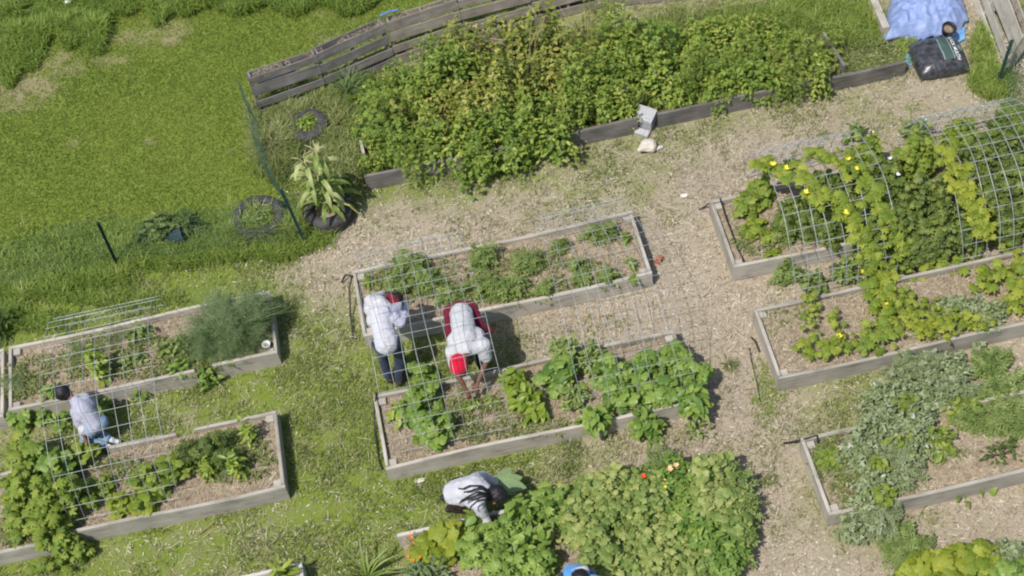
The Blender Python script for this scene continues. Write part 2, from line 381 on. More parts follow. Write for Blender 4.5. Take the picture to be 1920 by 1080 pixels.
def merge(parts):
    Vs, Ts, ts, o = [], [], [], 0
    for V, T, t in parts: Vs.append(V); Ts.append(T + o); ts.append(t); o += len(V)
    return np.concatenate(Vs), np.concatenate(Ts), np.concatenate(ts)

# ------------------------------------------------------------------ grass and mulch as stuff
def blades(rg, x, y, z, L, wd, lean, tint):
    """one bent blade of two triangles pairs per point"""
    N = len(x); a = rg.random(N) * 2 * math.pi; dx, dy = np.cos(a), np.sin(a); sx, sy = -dy, dx
    b = np.stack([x, y, z], -1); s = np.stack([sx, sy, 0 * sx], -1) * (wd / 2)[:, None]
    h = np.stack([dx * lean * .4, dy * lean * .4, np.sqrt(np.maximum(.05, 1 - lean ** 2 * .5))], -1) * (L * .55)[:, None]
    tip = h + np.stack([dx * lean, dy * lean, np.maximum(.0, .75 - lean * .85)], -1) * (L * .55)[:, None]
    V = np.stack([b - s, b + s, b + h + s * .85, b + h - s * .85, b + tip], 1).reshape(-1, 3)
    T = np.array([[0, 1, 2], [0, 2, 3], [3, 2, 4]])
    TT = (T[None] + (np.arange(N) * 5)[:, None, None]).reshape(-1, 3)
    return V, TT, np.repeat(tint, 5)
def in_frame(px, py, m=60): return (px > -m) & (px < 1920 + m) & (py > -m) & (py < 1080 + m)

def build_lawn():
    rg = np.random.default_rng(11); N = 620000
    x = rg.uniform(-7.5, 9.5, N); y = rg.uniform(11.5, 20.5, N)
    g, dry, px, py = cover(x, y)
    k = in_frame(px, py) & beyond(x, y) & (rg.random(N) > dry * .92)
    cl = fbm(x, y, 9.0, 3); k &= rg.random(N) < .55 + .8 * cl
    x, y, px, py, cl = x[k], y[k], px[k], py[k], cl[k]
    tall = (py < 150 - px * .42 - 8 + 26 * np.sin(px * .045) + 18 * np.sin(px * .11)) & (px < 420)
    tall |= (py < 22 + 10 * np.sin(px * .06)) & (px < 700) & (px > 300)
    big = fbm(x, y, .8, 3)
    tint = np.clip(.42 + .5 * (fbm(x, y, 1.6, 3) - .5) + .55 * (big - .5) + .12 * rg.standard_normal(len(x)), 0, .93)
    tint = np.where(rg.random(len(x)) < .035, 1.0, tint)
    L = rg.uniform(.025, .06, len(x)); wd = rg.uniform(.004, .009, len(x)); lean = rg.uniform(.25, .9, len(x))
    s = ~tall
    V, T, t = blades(rg, x[s], y[s], ground_z(x[s], y[s]), L[s], wd[s], lean[s], tint[s])
    tag(link('lawn_grass', mesh_np('lawn_grass', V, T, t), M['lawn']), 'mown bright green lawn grass beyond the wire fence', 'grass', None, 'stuff')
    # rough tall grass at the far corner
    xi, yi = x[tall], y[tall]; n = len(xi); rep = 2
    xi = np.repeat(xi, rep) + rg.normal(0, .03, n * rep); yi = np.repeat(yi, rep) + rg.normal(0, .03, n * rep)
    cl = fbm(xi, yi, 3.5, 2); n = len(xi)
    V, T, t = blades(rg, xi, yi, ground_z(xi, yi), (.1 + .34 * cl) * rg.uniform(.6, 1.2, n), rg.uniform(.009, .016, n), rg.uniform(.35, .98, n), np.clip(.3 + .6 * (cl - .3) + .16 * rg.standard_normal(n), 0, .95))
    tag(link('tall_grass', mesh_np('tall_grass', V, T, t), M['tallgrass']), 'rough uncut tall grass at the far left edge of the lawn', 'grass', None, 'stuff')

def build_path_grass():
    rg = np.random.default_rng(12); N = 520000
    x = rg.uniform(-7, 9.5, N); y = rg.uniform(5, 16.5, N)
    g, dry, px, py = cover(x, y)
    k = in_frame(px, py) & ~beyond(x, y) & ~inside_beds(x, y)
    x, y, g, dry, px, py = [a[k] for a in (x, y, g, dry, px, py)]
    cl = fbm(x, y, 3.0, 4); fine = fbm(x, y, 14.0, 2)
    # shade-side fringe along boards gets more weeds
    edge = np.zeros_like(x)
    for (a, b, c, d) in BEDS:
        dd = np.hypot(np.maximum(np.maximum(a - x, x - b), 0), np.maximum(np.maximum(c - y, y - d), 0)); edge = np.maximum(edge, np.exp(-dd / .07))
    mid_ = fbm(x, y, 1.1, 3)
    pr = np.clip((g + (cl - .5) * 1.7 + (mid_ - .5) * 1.3 + (fine - .5) * .8 + edge * .18 - .46) * 1.6, 0, 1) * (1 - dry * .85)
    k = rg.random(len(x)) < pr
    x, y, g, px, py, cl = [a[k] for a in (x, y, g, px, py, cl)]; n = len(x)
    tint = np.clip(.4 + .9 * (fbm(x, y, 2.2, 3) - .5) + .2 * rg.standard_normal(n), 0, .95)
    tint = np.where(rg.random(n) < .05, 1.0, tint)
    L = (.022 + .07 * rg.random(n) * (.4 + cl)) * np.where(g > .6, 1.15, .85); wd = rg.uniform(.006, .013, n); lean = rg.uniform(.3, .98, n)
    V, T, t = blades(rg, x, y, ground_z(x, y), L, wd, lean, tint)
    tag(link('path_grass', mesh_np('path_grass', V, T, t), M['grass']), 'patchy green grass and clover on the paths between the beds', 'grass', None, 'stuff')

def build_chips():
    rg = np.random.default_rng(13); N = 230000
    x = rg.uniform(-7, 9.5, N); y = rg.uniform(5, 16, N)
    g, dry, px, py = cover(x, y)
    k = in_frame(px, py) & ~beyond(x, y) & ~inside_beds(x, y) & (rg.random(N) < np.clip(1.25 - g * 1.15, .1, 1))
    x, y = x[k], y[k]; n = len(x)
    V, T = chip_mesh(rg, x, y, ground_z(x, y), .012, .05)
    t = np.clip(.5 + .55 * (fbm(x, y, .9, 3) - .5) + .34 * rg.standard_normal(n), 0, 1)
    tag(link('wood_chips', mesh_np('wood_chips', V, T, np.repeat(t, 4)), M['chips']), 'pale wood chip mulch scattered over the paths', 'mulch', None, 'stuff')
def chip_mesh(rg, x, y, z, l0, l1, straw=.25):
    n = len(x); a = rg.random(n) * 2 * math.pi
    L = rg.uniform(l0, l1, n); W = rg.uniform(.004, .012, n)
    st = rg.random(n) < straw; L = np.where(st, rg.uniform(.06, .19, n), L); W = np.where(st, rg.uniform(.003, .005, n), W)
    tl = rg.normal(0, .22, n); r2 = rg.normal(0, .4, n)
    d = np.stack([np.cos(a) * np.cos(tl), np.sin(a) * np.cos(tl), np.sin(tl)], -1); s = np.stack([-np.sin(a) * np.cos(r2), np.cos(a) * np.cos(r2), np.sin(r2)], -1)
    c = np.stack([x, y, z + .006 + .012 * rg.random(n) + np.abs(np.sin(tl)) * L * .5], -1)
    V = np.stack([c - d * L[:, None] / 2 - s * W[:, None] / 2, c + d * L[:, None] / 2 - s * W[:, None] * .35, c + d * L[:, None] / 2 + s * W[:, None] * .35, c - d * L[:, None] / 2 + s * W[:, None] / 2], 1).reshape(-1, 3)
    return V, np.arange(n * 4).reshape(-1, 4)

# ------------------------------------------------------------------ raised beds
def board_mesh(L, th, h, seed, bow=.011):
    """a plank along local X with slightly wavy edges"""
    rg = random.Random(seed); n = max(4, int(L / .18)); bm = bmesh.new(); rings = []; c = .006
    ph = [rg.random() * 6 for _ in range(3)]
    for i in range(n + 1):
        x = L * i / n; dy = bow * math.sin(x * 1.7 + ph[0]); dz = bow * .8 * math.sin(x * 2.3 + ph[1]) + rg.uniform(-.0015, .0015)
        prof = [(-th / 2, 0), (th / 2, 0), (th / 2, h - c), (th / 2 - c, h), (-th / 2 + c, h), (-th / 2, h - c)]
        rings.append([bm.verts.new((x, a + dy, b + (dz if b > .01 else 0))) for a, b in prof])
    for A, B in zip(rings, rings[1:]):
        for k in range(6): bm.faces.new((A[k], B[k], B[(k + 1) % 6], A[(k + 1) % 6]))
    bm.faces.new(rings[0]); bm.faces.new(rings[-1][::-1])
    bmesh.ops.recalc_face_normals(bm, faces=bm.faces[:])
    me = bpy.data.meshes.new('board'); bm.to_mesh(me); bm.free(); return me
def raised_bed(label, x0, x1, y0, y1, seed, h=.28, mat='wood', ends='LRFB', posts=True, rz=0, soil_z=.19, straw=900, gaps=None, name='raised_bed', th=.042):
    BEDS.append((x0, x1, y0, y1))
    t = thing(name, label, 'raised bed', (x0, y0, 0), rz); L, W = x1 - x0, y1 - y0
    segs = {'F': [(0, L)], 'B': [(0, L)]}
    if gaps: segs.update(gaps)
    for side, yy in (('F', th / 2), ('B', W - th / 2)):
        if side in ends:
            for k, (a, b) in enumerate(segs[side]):
                link('board', board_mesh(b - a, th, h, seed + k + (7 if side == 'B' else 0)), M[mat], t, mw=Matrix.Translation((a, yy, -.01)))
    for side, xx in (('L', th / 2), ('R', L - th / 2)):
        if side in ends:
            link('board', board_mesh(W - 2 * th - .004, th, h, seed + 20 + (side == 'R'), .004), M[mat], t, mw=Matrix.Translation((xx, th + .002, -.012)) @ Matrix.Rotation(math.pi / 2, 4, 'Z'))
    if posts:
        for (a, b) in ((0, 0), (1, 0), (0, 1), (1, 1)):
            if ('L' if a == 0 else 'R') not in ends: continue
            m_ = MB(); m_.box(-.045, .045, -.045, .045, 0, h - .035, bev=.005)
            m_.build('corner_post', M[mat], t, loc=(th + .048 if a == 0 else L - th - .048, th + .048 if b == 0 else W - th - .048, 0))
    # soil sheet
    nx, ny = max(4, int(L / .05)), max(4, int(W / .05)); xs = np.linspace(th + .003, L - th - .003, nx); ys = np.linspace(th + .003, W - th - .003, ny)
    X, Y = np.meshgrid(xs, ys); Z = soil_z + (fbm(X + x0, Y + y0, 2.5) - .5) * .09 + (fbm(X + x0, Y + y0, 11) - .5) * .04
    idx = np.arange(nx * ny).reshape(ny, nx)
    T = np.stack([idx[:-1, :-1].ravel(), idx[:-1, 1:].ravel(), idx[1:, 1:].ravel(), idx[1:, :-1].ravel()], -1)
    link('soil', mesh_np('soil', np.stack([X.ravel(), Y.ravel(), Z.ravel()], -1), T, smooth=True), M['shadesoil' if soil_z < .1 else 'soil'], t)
    if straw:
        rg = np.random.default_rng(seed); n = int(straw * L * W); x = rg.uniform(th + .03, L - th - .03, n); y = rg.uniform(th + .03, W - th - .03, n)
        keep = fbm(x + x0, y + y0, 3) + .25 * rg.random(n) > .42; x, y = x[keep], y[keep]
        z = soil_z + (fbm(x + x0, y + y0, 2.5) - .5) * .09 + (fbm(x + x0, y + y0, 11) - .5) * .04
        V, T = chip_mesh(rg, x, y, z, .015, .05, .6)
        o = link('straw_mulch', mesh_np('straw_mulch', V, T, np.repeat(np.clip(.5 + .26 * rg.standard_normal(len(x)), 0, 1), 4)), M['straw'], t); o['kind'] = 'stuff'
    return t
BA = raised_bed('long raised bed of feathery seedlings in the middle, a red brick by its right end', -1.14, 2.47, 10.87, 11.9, 1)
BB = raised_bed('long wooden raised bed in front of the two bending people, squash filling its right half', -1.14, 2.52, 8.97, 10.0, 2, straw=1300)
BC = raised_bed('raised bed with a feathery bush and white cup, its front board broken in two', -5.5, -2.2, 10.9, 11.88, 3, gaps={'F': [(0, 2.28), (2.5, 3.3)]})
BD = raised_bed('raised bed below the kneeling child, dark tomato foliage and bare mulch at its right', -4.78, -2.3, 9.03, 10.1, 4, ends='RFB', gaps={'B': [(.45, 1.28), (1.5, 2.48)]})
BD2 = raised_bed('wooden raised bed at the left edge of the picture, buried under squash leaves', -8.3, -4.95, 8.98, 10.05, 5, ends='RFB', posts=False)
BC2 = raised_bed('wooden raised bed cut by the left edge, its grey end board beside the mulch', -9.1, -5.56, 10.85, 11.86, 6, ends='RFB', straw=300)
BE = raised_bed('raised bed at bottom middle hidden under leaves, only strips of pale board showing', -1.14, 2.52, 7.08, 8.13, 7, mat='pale', ends='RFB')
BS = raised_bed('small corner of a weathered raised bed cut by the bottom edge', -5.8, -2.22, 7.05, 8.05, 8, mat='pale', straw=300)
BF = raised_bed('raised bed at upper right under two tall wire arches with climbing vines', 3.45, 9.3, 10.7, 11.8, 9, straw=1500)
BG = raised_bed('raised bed at right with sprawling bright green vines, bare straw at its left end', 3.5, 8.6, 9.02, 10.05, 10, straw=2200)
BH = raised_bed('raised bed at lower right overrun by silvery grey leaves, with a thick pale end board', 3.5, 7.3, 7.2, 8.2, 11, gaps={'F': [(0, 3.0)]}, straw=1300)
BI = raised_bed('raised bed in the bottom right corner hidden by yellow green vine leaves', 3.6, 7.3, 5.2, 6.12, 12, straw=200)
BT1 = raised_bed('wide bed of overgrown brambles held by dark boards along the pallet fence', -.78, 2.92, 13.4, 15.3, 13, mat='darkwood', ends='FR', posts=False, straw=0, h=.29, soil_z=.02)
BT2 = raised_bed('wide bed of low green brambles with dark front boards, beside the blue tarpaulin', 3.2, 6.62, 13.42, 15.4, 14, mat='darkwood', ends='F', posts=False, straw=100, h=.27, soil_z=.03)
for o in BH.children:
    if o.name.startswith('board') and abs(o.matrix_local.translation.x - .021) < .01 and abs(o.matrix_local.to_euler().z) > 1: o.data.materials[0] = M['pale']; o['label'] = 'bleached grey end board'
build_lawn(); build_path_grass(); build_chips()

# ------------------------------------------------------------------ wire arches
def wire_mesh(polylines, r, n=4):
    Vs, Ts, o = [], [], 0
    for pts in polylines:
        pts = np.asarray(pts, float); m_ = len(pts)
        d = np.gradient(pts, axis=0); d /= np.linalg.norm(d, axis=1, keepdims=True)
        ref = np.array([0, 0, 1.]) if abs(d[:, 2]).max() < .9 else np.array([1., 0, 0]) if abs(d[:, 0]).max() < .9 else np.array([0, 1., 0])
        a = np.cross(d, ref); a /= np.linalg.norm(a, axis=1, keepdims=True) + 1e-9; b = np.cross(d, a)
        ang = np.arange(n) * 2 * math.pi / n
        V = pts[:, None] + r * (np.cos(ang)[None, :, None] * a[:, None] + np.sin(ang)[None, :, None] * b[:, None])
        idx = np.arange(m_ * n).reshape(m_, n); A = idx[:-1]; B = idx[1:]
        T = np.stack([A, np.roll(A, -1, 1), np.roll(B, -1, 1), B], -1).reshape(-1, 4)
        Vs.append(V.reshape(-1, 3)); Ts.append(T + o); o += m_ * n
    return np.concatenate(Vs), np.concatenate(Ts)
ARCH = {}
def arch(key, label, x0, wd, yc, a, h, base=.05, spread=0, ncross=8, r=.0031):
    ARCH[key] = (x0, wd, yc, a, h, base)
    t = np.linspace(0, math.pi, 80); s = np.concatenate([[0], np.cumsum(np.hypot(np.diff(a * np.cos(t)), np.diff(h * np.sin(t))))])
    def pt(x, th): return np.stack([x0 + (x - x0) * (1 + spread * (1 - np.cos(th)) / 2) + 0 * th, yc + a * np.cos(th), base + h * np.sin(th) ** .92], -1)
    o = thing('wire_arch', label, 'trellis', (x0 + wd / 2, yc, 0), 0, 'galvanised wire arches over the beds')
    off = np.array([x0 + wd / 2, yc, 0])
    longs = [pt(x0 + wd * i / ncross, t) - off + np.stack([.012 * np.sin(t * 2.3 + i * 1.9) + .006 * np.sin(t * 7 + i), 0 * t, .008 * np.sin(t * 3.1 + i * 2.4)], -1) for i in range(ncross + 1)]
    V, T = wire_mesh(longs, r); link('hoop_wires', mesh_np('hoop_wires', V, T, smooth=True), M['wire'], o)
    ns = int(s[-1] / .2); cr = []
    for k in range(ns + 1):
        th = np.interp(s[-1] * k / ns, s, t); xs = np.linspace(x0, x0 + wd, 6)
        p = pt(xs, np.full(6, th)) - off; p[:, 2] += r * 1.6 + .003 * np.sin(xs * 5 + k); cr.append(p)
    V, T = wire_mesh(cr, r); link('cross_wires', mesh_np('cross_wires', V, T, smooth=True), M['wire'], o)
    return o
arch('AB1', 'wire arch standing over the two bending people in the middle of the garden', -1.0, 1.27, 10.52, 1.42, 1.28, .1, .07)
arch('AB2', 'wire arch over the right ends of the two middle beds, above the squash leaves', 1.2, 1.06, 10.52, 1.42, 1.22, .1, .25)
arch('CD', 'wire arch over the kneeling child at the left', -4.75, 1.26, 10.55, 1.42, 1.2, .1)
arch('FG1', 'wire arch at right carrying a trail of yellow flowered vines, nearest its bare bed end', 4.05, 1.27, 11.2, 1.05, 1.12, .05, r=.0046)
arch('FG2', 'wire arch by the right edge, one narrow strip of vine down its left side', 6.1, 1.27, 11.16, 1.08, 1.1, .05, r=.0046)
def on_arch(key, px, py):
    x0, wd, yc, a, h, base = ARCH[key]; best = None
    for z in np.arange(base + h, 0.0, -.01):
        p = P(px, py, z); q = (p[1] - yc) / a
        if abs(q) < 1 and z <= base + h * math.sqrt(1 - q * q): best = p; break
    if best is None: best = P(px, py, .25); return best, np.array([0, -.3, 1.])
    return best, np.array([0, (best[1] - yc) / a ** 2, max(.05, (best[2] - base)) / h ** 2])

# ------------------------------------------------------------------ fences, posts
def t_post(label, base, top, parent=None):
    p = thing('fence_post', label, 'post', (*base[:2], 0)); d = Vector([float(top[i] - base[i]) for i in range(3)])
    L = d.length; q = d.to_track_quat('Z', 'Y').to_matrix().to_4x4()
    m_ = MB(); m_.box(-.022, .022, -.004, .004, -.05, L, bev=.001); m_.box(-.004, .004, .0045, .036, -.05, L, bev=.001)
    m_.build('post', M['green_steel'], p, mw=q)
    return p
def ztop(base, px, py):
    for z in np.arange(0, 2, .01):
        p = P(px, py, z)
        if p[1] <= base[1] + .0: return p
    return P(px, py, 1)
def P_at_y(px, py, y):
    d = CF * F_PX + CR * (px - 960) - CU * (py - 540); t = y / d[1]; return np.array([0, 0, CAM_H]) + d * t
b1 = P(222, 500); b2 = P(576, 463); b3 = P(1872, 158)
t_post('green metal fence post standing in the weeds at left, leaning in the wire fence', b1, P_at_y(183, 416, b1[1] + .03))
t_post('green metal fence post between the two larger tyres at the fence corner', b2, P_at_y(527, 355, b2[1] + .1))
t_post('green metal fence post at the upper right edge, in front of the end pallet', b3, P_at_y(1900, 75, b3[1] - .02))
def net(name, label, pts, hts, lean=(0, 0), cell=(.05, .1)):
    """wire netting hung along a ground line"""
    pts = [np.array(p, float) for p in pts]; seg = [np.linalg.norm(b - a) for a, b in zip(pts, pts[1:])]; s = np.concatenate([[0], np.cumsum(seg)])
    def at(u, v):
        x = np.interp(u, s, [p[0] for p in pts]); y = np.interp(u, s, [p[1] for p in pts]); H = np.interp(u, s, hts)
        wob = .03 * np.sin(u * 4.1) + .025 * np.sin(u * 9.3 + v * 3)
        return np.stack([x + lean[0] * v * H + wob * .4, y + lean[1] * v * H + wob, v * H + .01 * np.sin(u * 7)], -1)
    L = []
    for u in np.arange(0, s[-1], cell[0]): v = np.linspace(0, 1, 5); L.append(at(np.full(5, u), v))
    nv = int(max(hts) / cell[1])
    for k in range(nv + 1): u = np.linspace(0, s[-1], max(8, int(s[-1] / .12))); L.append(at(u, np.full(len(u), k / nv)))
    V, T = wire_mesh(L, .0022, 3); return tag(link(name, mesh_np(name, V, T), M['green_wire']), label, 'fence')
net('wire_fence', 'sagging green wire fence along the weedy edge of the lawn', [P(-300, 610)[:2], P(0, 545)[:2], b1[:2] + [0, .05], P(430, 478)[:2], b2[:2] + [0, .06]], [.8, .85, .95, .9, .95])
net('wire_fence', 'green wire fence climbing from the corner post past the tyres to the pallets', [b2[:2] + [0, .07], P(520, 350)[:2], P(487, 240)[:2], P(476, 205)[:2]], [.95, .8, .7, .7], (-.12, 0))
net('wire_fence', 'green wire fence by the right edge below the leaning post', [b3[:2] + [.02, 0], P(1915, 235)[:2], P(1960, 330)[:2]], [.9, .85, .8])

# pallets standing on edge
def pallet(label, p0, p1, h, seed, mat='palletwood', tilt=0.0, nb=4, tops=True):
    """upright pallet: two faces of boards, stringers between, seen on edge from above"""
    p0, p1 = np.array(p0[:2]), np.array(p1[:2]); d = p1 - p0; L = float(np.linalg.norm(d)); rz = math.atan2(d[1], d[0])
    t = thing('pallet', label, 'pallet', (*p0, 0), rz, 'pallets stood on edge as a fence'); t.rotation_euler = (tilt, 0, rz)
    rg = random.Random(seed); bh = h * .185 ; gap = (h - bh * nb) / (nb - 1)
    for side, yy in ((0, 0.0), (1, .15)):
        for k in range(nb):
            hh = bh * rg.uniform(.8, 1.3)
            if side and k in (1, 2): continue
            z = min(k * (bh + gap), h - hh)
            me = board_mesh(L - .01, .018, hh, seed * 31 + k + side * 9, .004)
            link('board', me, M[mat], t, mw=Matrix.Translation((.005, yy, z)) @ Matrix.Rotation(rg.uniform(-.02, .02), 4, 'Y'))
    for k in range(3):
        xx = .02 + (L - .04 - .035) * k / 2
        m_ = MB(); m_.box(xx, xx + .035, 0.011, .139, 0, h - .012, bev=.003); m_.build('stringer', M[mat], t)
    # litter caught in the top of the hollow frame
    r2 = np.random.default_rng(seed); n = 420; x = r2.uniform(.06, L - .06, n); y = r2.uniform(.014, .135, n)
    m2 = fbm(x * 2 + seed, y * 0, 3) > .42; x, y = x[m2], y[m2]
    V, T = chip_mesh(r2, x, y, np.full(len(x), h - .06), .012, .04, .3)
    o = link('leaf_litter', mesh_np('leaf_litter', V, T, np.repeat(np.clip(.25 + .25 * r2.standard_normal(len(x)), 0, 1), 4)), M['chips'], t); o['kind'] = 'stuff'
    return t
PT = [P(487, 210), P(612, 172), P(742, 116), P(872, 84), P(1008, 52), P(1165, 26), P(1330, 24), P(1490, 6)]
PT = [np.array([-2.06, 15.12]), np.array([-1.08, 15.3]), np.array([-.06, 15.62]), np.array([.97, 15.78]), np.array([2.0, 15.86]), np.array([3.05, 15.92]), np.array([4.15, 15.72]), np.array([5.25, 15.7]), np.array([6.3, 15.7])]
PL = ['dark weathered pallet at the left corner of the pallet fence, blue strip behind its gaps', 'dark weathered pallet second from the left corner, straw caught in its top', 'weathered pallet third from the left corner, its lower boards among the bramble tops',
      'pale weathered pallet with a dark upright at its end, above the yellowing brambles', 'grey pallet at the top edge behind the tallest green bramble shoots', 'grey pallet at the top edge right of the tall shoots, low boards showing', 'grey pallet cut by the top edge above dry grass stalks', 'grey pallet cut by the top edge near the tarpaulin, almost covered by long grass']
rnd_tilt = [-.12, -.12, -.13, -.12, -.12, -.11, -.12, -.1]
for i in range(8):
    pallet(PL[i], PT[i], PT[i + 1], .74, 40 + i, 'darkwood' if i < 2 else 'palletwood', tilt=rnd_tilt[i])
pallet('sun bleached pallet stood on edge beside the tarpaulin, running toward the green post', P(1800, -60), P(1874, 138), .7, 60, 'wood', tilt=-.32, nb=4)
# blue strip behind first pallet
m_ = MB(); m_.box(0, .55, -.006, .006, 0, .09, bev=.002)
tag(m_.build('plastic_strip', plain('blue_plastic', (.06, .2, .5), .4, .4, .2), None, mw=Matrix.Translation((-1.98, 15.36, .42)) @ Matrix.Rotation(.18, 4, 'Z')), 'strip of blue plastic wedged inside the corner pallet', 'plastic')
m_ = MB(); m_.tube([(-.14, 15.8, .8), (.0, 15.84, .81), (.12, 15.86, .79)], .013, 6)
tag(m_.build('plastic_pipe', plain('blue_pipe', (.12, .25, .6), .4, .4, .2), None), 'blue pipe lying along the top of the pallet fence', 'pipe')

# ------------------------------------------------------------------ plants
def dome(rg, n, rx, ry, h, inner=.35, lump=.28):
    ph = rg.random(6) * 6.28
    a = rg.random(n) * 2 * math.pi; uz = rg.random(n) ** .75; ur = np.sqrt(1 - uz * uz)
    lf = 1 + lump * (np.sin(3 * a + ph[0] + 3 * uz) * .6 + np.sin(5 * a + ph[1] - 4 * uz) * .4 + np.sin(2 * a + ph[2]) * .35)
    r = (inner + (1 - inner) * rg.random(n) ** .6) * lf
    out = np.stack([np.cos(a) * ur, np.sin(a) * ur, uz], -1)
    return out * np.stack([rx * r, ry * r, h * np.minimum(r, 1.15)], -1), out, r
def plant(name, label, base, kind, n, rx, ry, h, leaf, size, mat, seed, group=None, cat='plant', tint0=.5, tsd=.22, up=.75, stems=6, flowers=None, droop=.2, inner=.35, lump=.28, stemmat='stem', z0=.0):
    """a bushy plant: foliage of many single leaves, stems, flowers as parts"""
    rg = np.random.default_rng(seed); t = thing(name, label, cat, base, 0, group)
    pos, out, r = dome(rg, n, rx, ry, h, inner, lump); pos[:, 2] += z0 + .02
    J = rg.standard_normal((n, 3))
    d = out * np.array([1, 1, .25]) + .55 * J * np.array([1, 1, .5]) + np.array([0, 0, -droop])
    nrm = out * .55 + np.array([0, 0, up]) + .32 * rg.standard_normal((n, 3))
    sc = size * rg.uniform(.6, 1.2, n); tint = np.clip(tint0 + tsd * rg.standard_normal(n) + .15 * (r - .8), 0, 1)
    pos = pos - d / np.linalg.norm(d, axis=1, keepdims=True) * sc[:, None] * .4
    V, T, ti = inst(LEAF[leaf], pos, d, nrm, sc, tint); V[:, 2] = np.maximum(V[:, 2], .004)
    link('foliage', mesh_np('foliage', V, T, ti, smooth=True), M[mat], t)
    if stems:
        m_ = MB()
        for k in rg.choice(n, min(stems, n), replace=False):
            p = pos[k]; m_.tube([(p[0] * .05, p[1] * .05, 0), (p[0] * .45, p[1] * .45, p[2] * .6), tuple(p)], .006, 4, .003)
        m_.build('stem', M[stemmat], t)
    if flowers:
        fm, k, fs = flowers
        for i in rg.choice(np.where(r > .75)[0], k):
            flower(fm, pos[i] * 1.04 + np.array([0, 0, .03]), fs * rg.uniform(.7, 1.15), t, rg)
    return t
def flower(fm, p, s, parent, rg):
    pet = p_blade(.62, 2, .1, -.25); parts = [xf(pet, s * .5, k * 2 * math.pi / 5 + rg.random(), (0, 0, 0), .45) for k in range(5)]
    V, T = join(parts); return link('flower', mesh_np('flower', V, T, smooth=True), M[fm], parent, loc=p)
def creeper(name, label, pts, mat, leaf, size, per, spread, seed, group=None, zj=.06, flowers=None, tint0=.5, cat='vine', keep_z=True, nrm0=None, pet=.1):
    """vine trailing along world points; leaves held above it on petioles"""
    rg = np.random.default_rng(seed); pts = np.array(pts, float); base = pts[0].copy(); t = thing(name, label, cat, base, 0, group)
    s = np.concatenate([[0], np.cumsum(np.linalg.norm(np.diff(pts, axis=0), axis=1))]); n = max(4, int(per * s[-1]))
    u = np.sort(rg.random(n) * s[-1]); c = np.stack([np.interp(u, s, pts[:, i]) for i in range(3)], -1)
    nr = np.tile([0, 0, 1.], (n, 1)) if nrm0 is None else np.stack([np.interp(u, s, np.array(nrm0)[:, i]) for i in range(3)], -1)
    nr /= np.linalg.norm(nr, axis=1, keepdims=True)
    j = rg.standard_normal((n, 3)) * spread; j -= nr * np.sum(j * nr, 1, keepdims=True)
    pos = c + j + nr * (pet * rg.uniform(.3, 1.2, n))[:, None] + np.array([0, 0, 1]) * (zj * rg.random(n))[:, None] - base
    d = rg.standard_normal((n, 3)) * np.array([1, 1, .3]) + np.array([0, 0, -.25])
    nrm = nr * .7 + np.array([0, -.1, .6]) + .28 * rg.standard_normal((n, 3)); sc = size * rg.uniform(.55, 1.2, n)
    V, T, ti = inst(LEAF[leaf], pos - d / np.linalg.norm(d, axis=1, keepdims=True) * sc[:, None] * .38, d, nrm, sc, np.clip(tint0 + .24 * rg.standard_normal(n), 0, 1))
    link('foliage', mesh_np('foliage', V, T, ti, smooth=True), M[mat], t)
    m_ = MB(); m_.tube([tuple(p - base + np.array([0, 0, .012])) for p in pts], .006, 5)
    for k in range(0, n, 2): m_.tube([tuple(c[k] - base), tuple(pos[k])], .003, 3)
    m_.build('stem', M['stem'], t)
    if flowers:
        fm, k, fs = flowers
        for i in rg.choice(n, k, replace=False): flower(fm, pos[i] + nr[i] * .04, fs, t, rg)
    return t
def Z(px, py, z=.2): return P(px, py, z)
def straps(name, label, base, n, L, wd, mat, seed, group=None, cat='plant', lean=.8, tint0=.5, h0=0.0, spread=.03, curl=1.0):
    """clump of long strap leaves arching outward"""
    rg = np.random.default_rng(seed); t = thing(name, label, cat, base, 0, group); Vs, Ts, ts, o = [], [], [], 0; seg = 6
    for i in range(n):
        a = rg.random() * 6.28; l = L * rg.uniform(.55, 1.1); le = lean * rg.uniform(.4, 1.1); w_ = wd * rg.uniform(.7, 1.2); b = np.array([rg.normal(0, spread), rg.normal(0, spread), h0 * rg.random()])
        dv = np.array([math.cos(a), math.sin(a), 0]); sv = np.array([-math.sin(a), math.cos(a), 0]); p = b.copy(); el = 1.45 - .35 * le; pts = []
        for k in range(seg + 1):
            f_ = k / seg; ww = w_ * (1 - f_ ** 2.2) * (.65 + .6 * f_ if f_ < .5 else .95) + .001
            pts += [p - sv * ww / 2 + np.array([0, 0, ww * .18]), p.copy(), p + sv * ww / 2 + np.array([0, 0, ww * .18])]
            p = p + (dv * math.cos(el) + np.array([0, 0, math.sin(el)])) * l / seg; el -= le * curl * 2.4 / seg
        V = np.array(pts); T = []
        for k in range(seg):
            q = 3 * k; T += [(q, q + 1, q + 4), (q, q + 4, q + 3), (q + 1, q + 2, q + 5), (q + 1, q + 5, q + 4)]
        Vs.append(V); Ts.append(np.array(T) + o); ts.append(np.full(len(V), np.clip(tint0 + .25 * rg.standard_normal(), 0, 1))); o += len(V)
    V = np.concatenate(Vs); V[:, 2] = np.maximum(V[:, 2], .005)
    link('foliage', mesh_np('foliage', V, np.concatenate(Ts), np.concatenate(ts), smooth=True), M[mat], t); return t
def C(px, py, h, z0=.2):
    """base point of a plant of height h whose middle shows at a survey spot"""
    p = P(px, py, z0 + h * .5); p[2] = z0; return p
SEED = [100]
def seed(): SEED[0] += 1; return SEED[0]
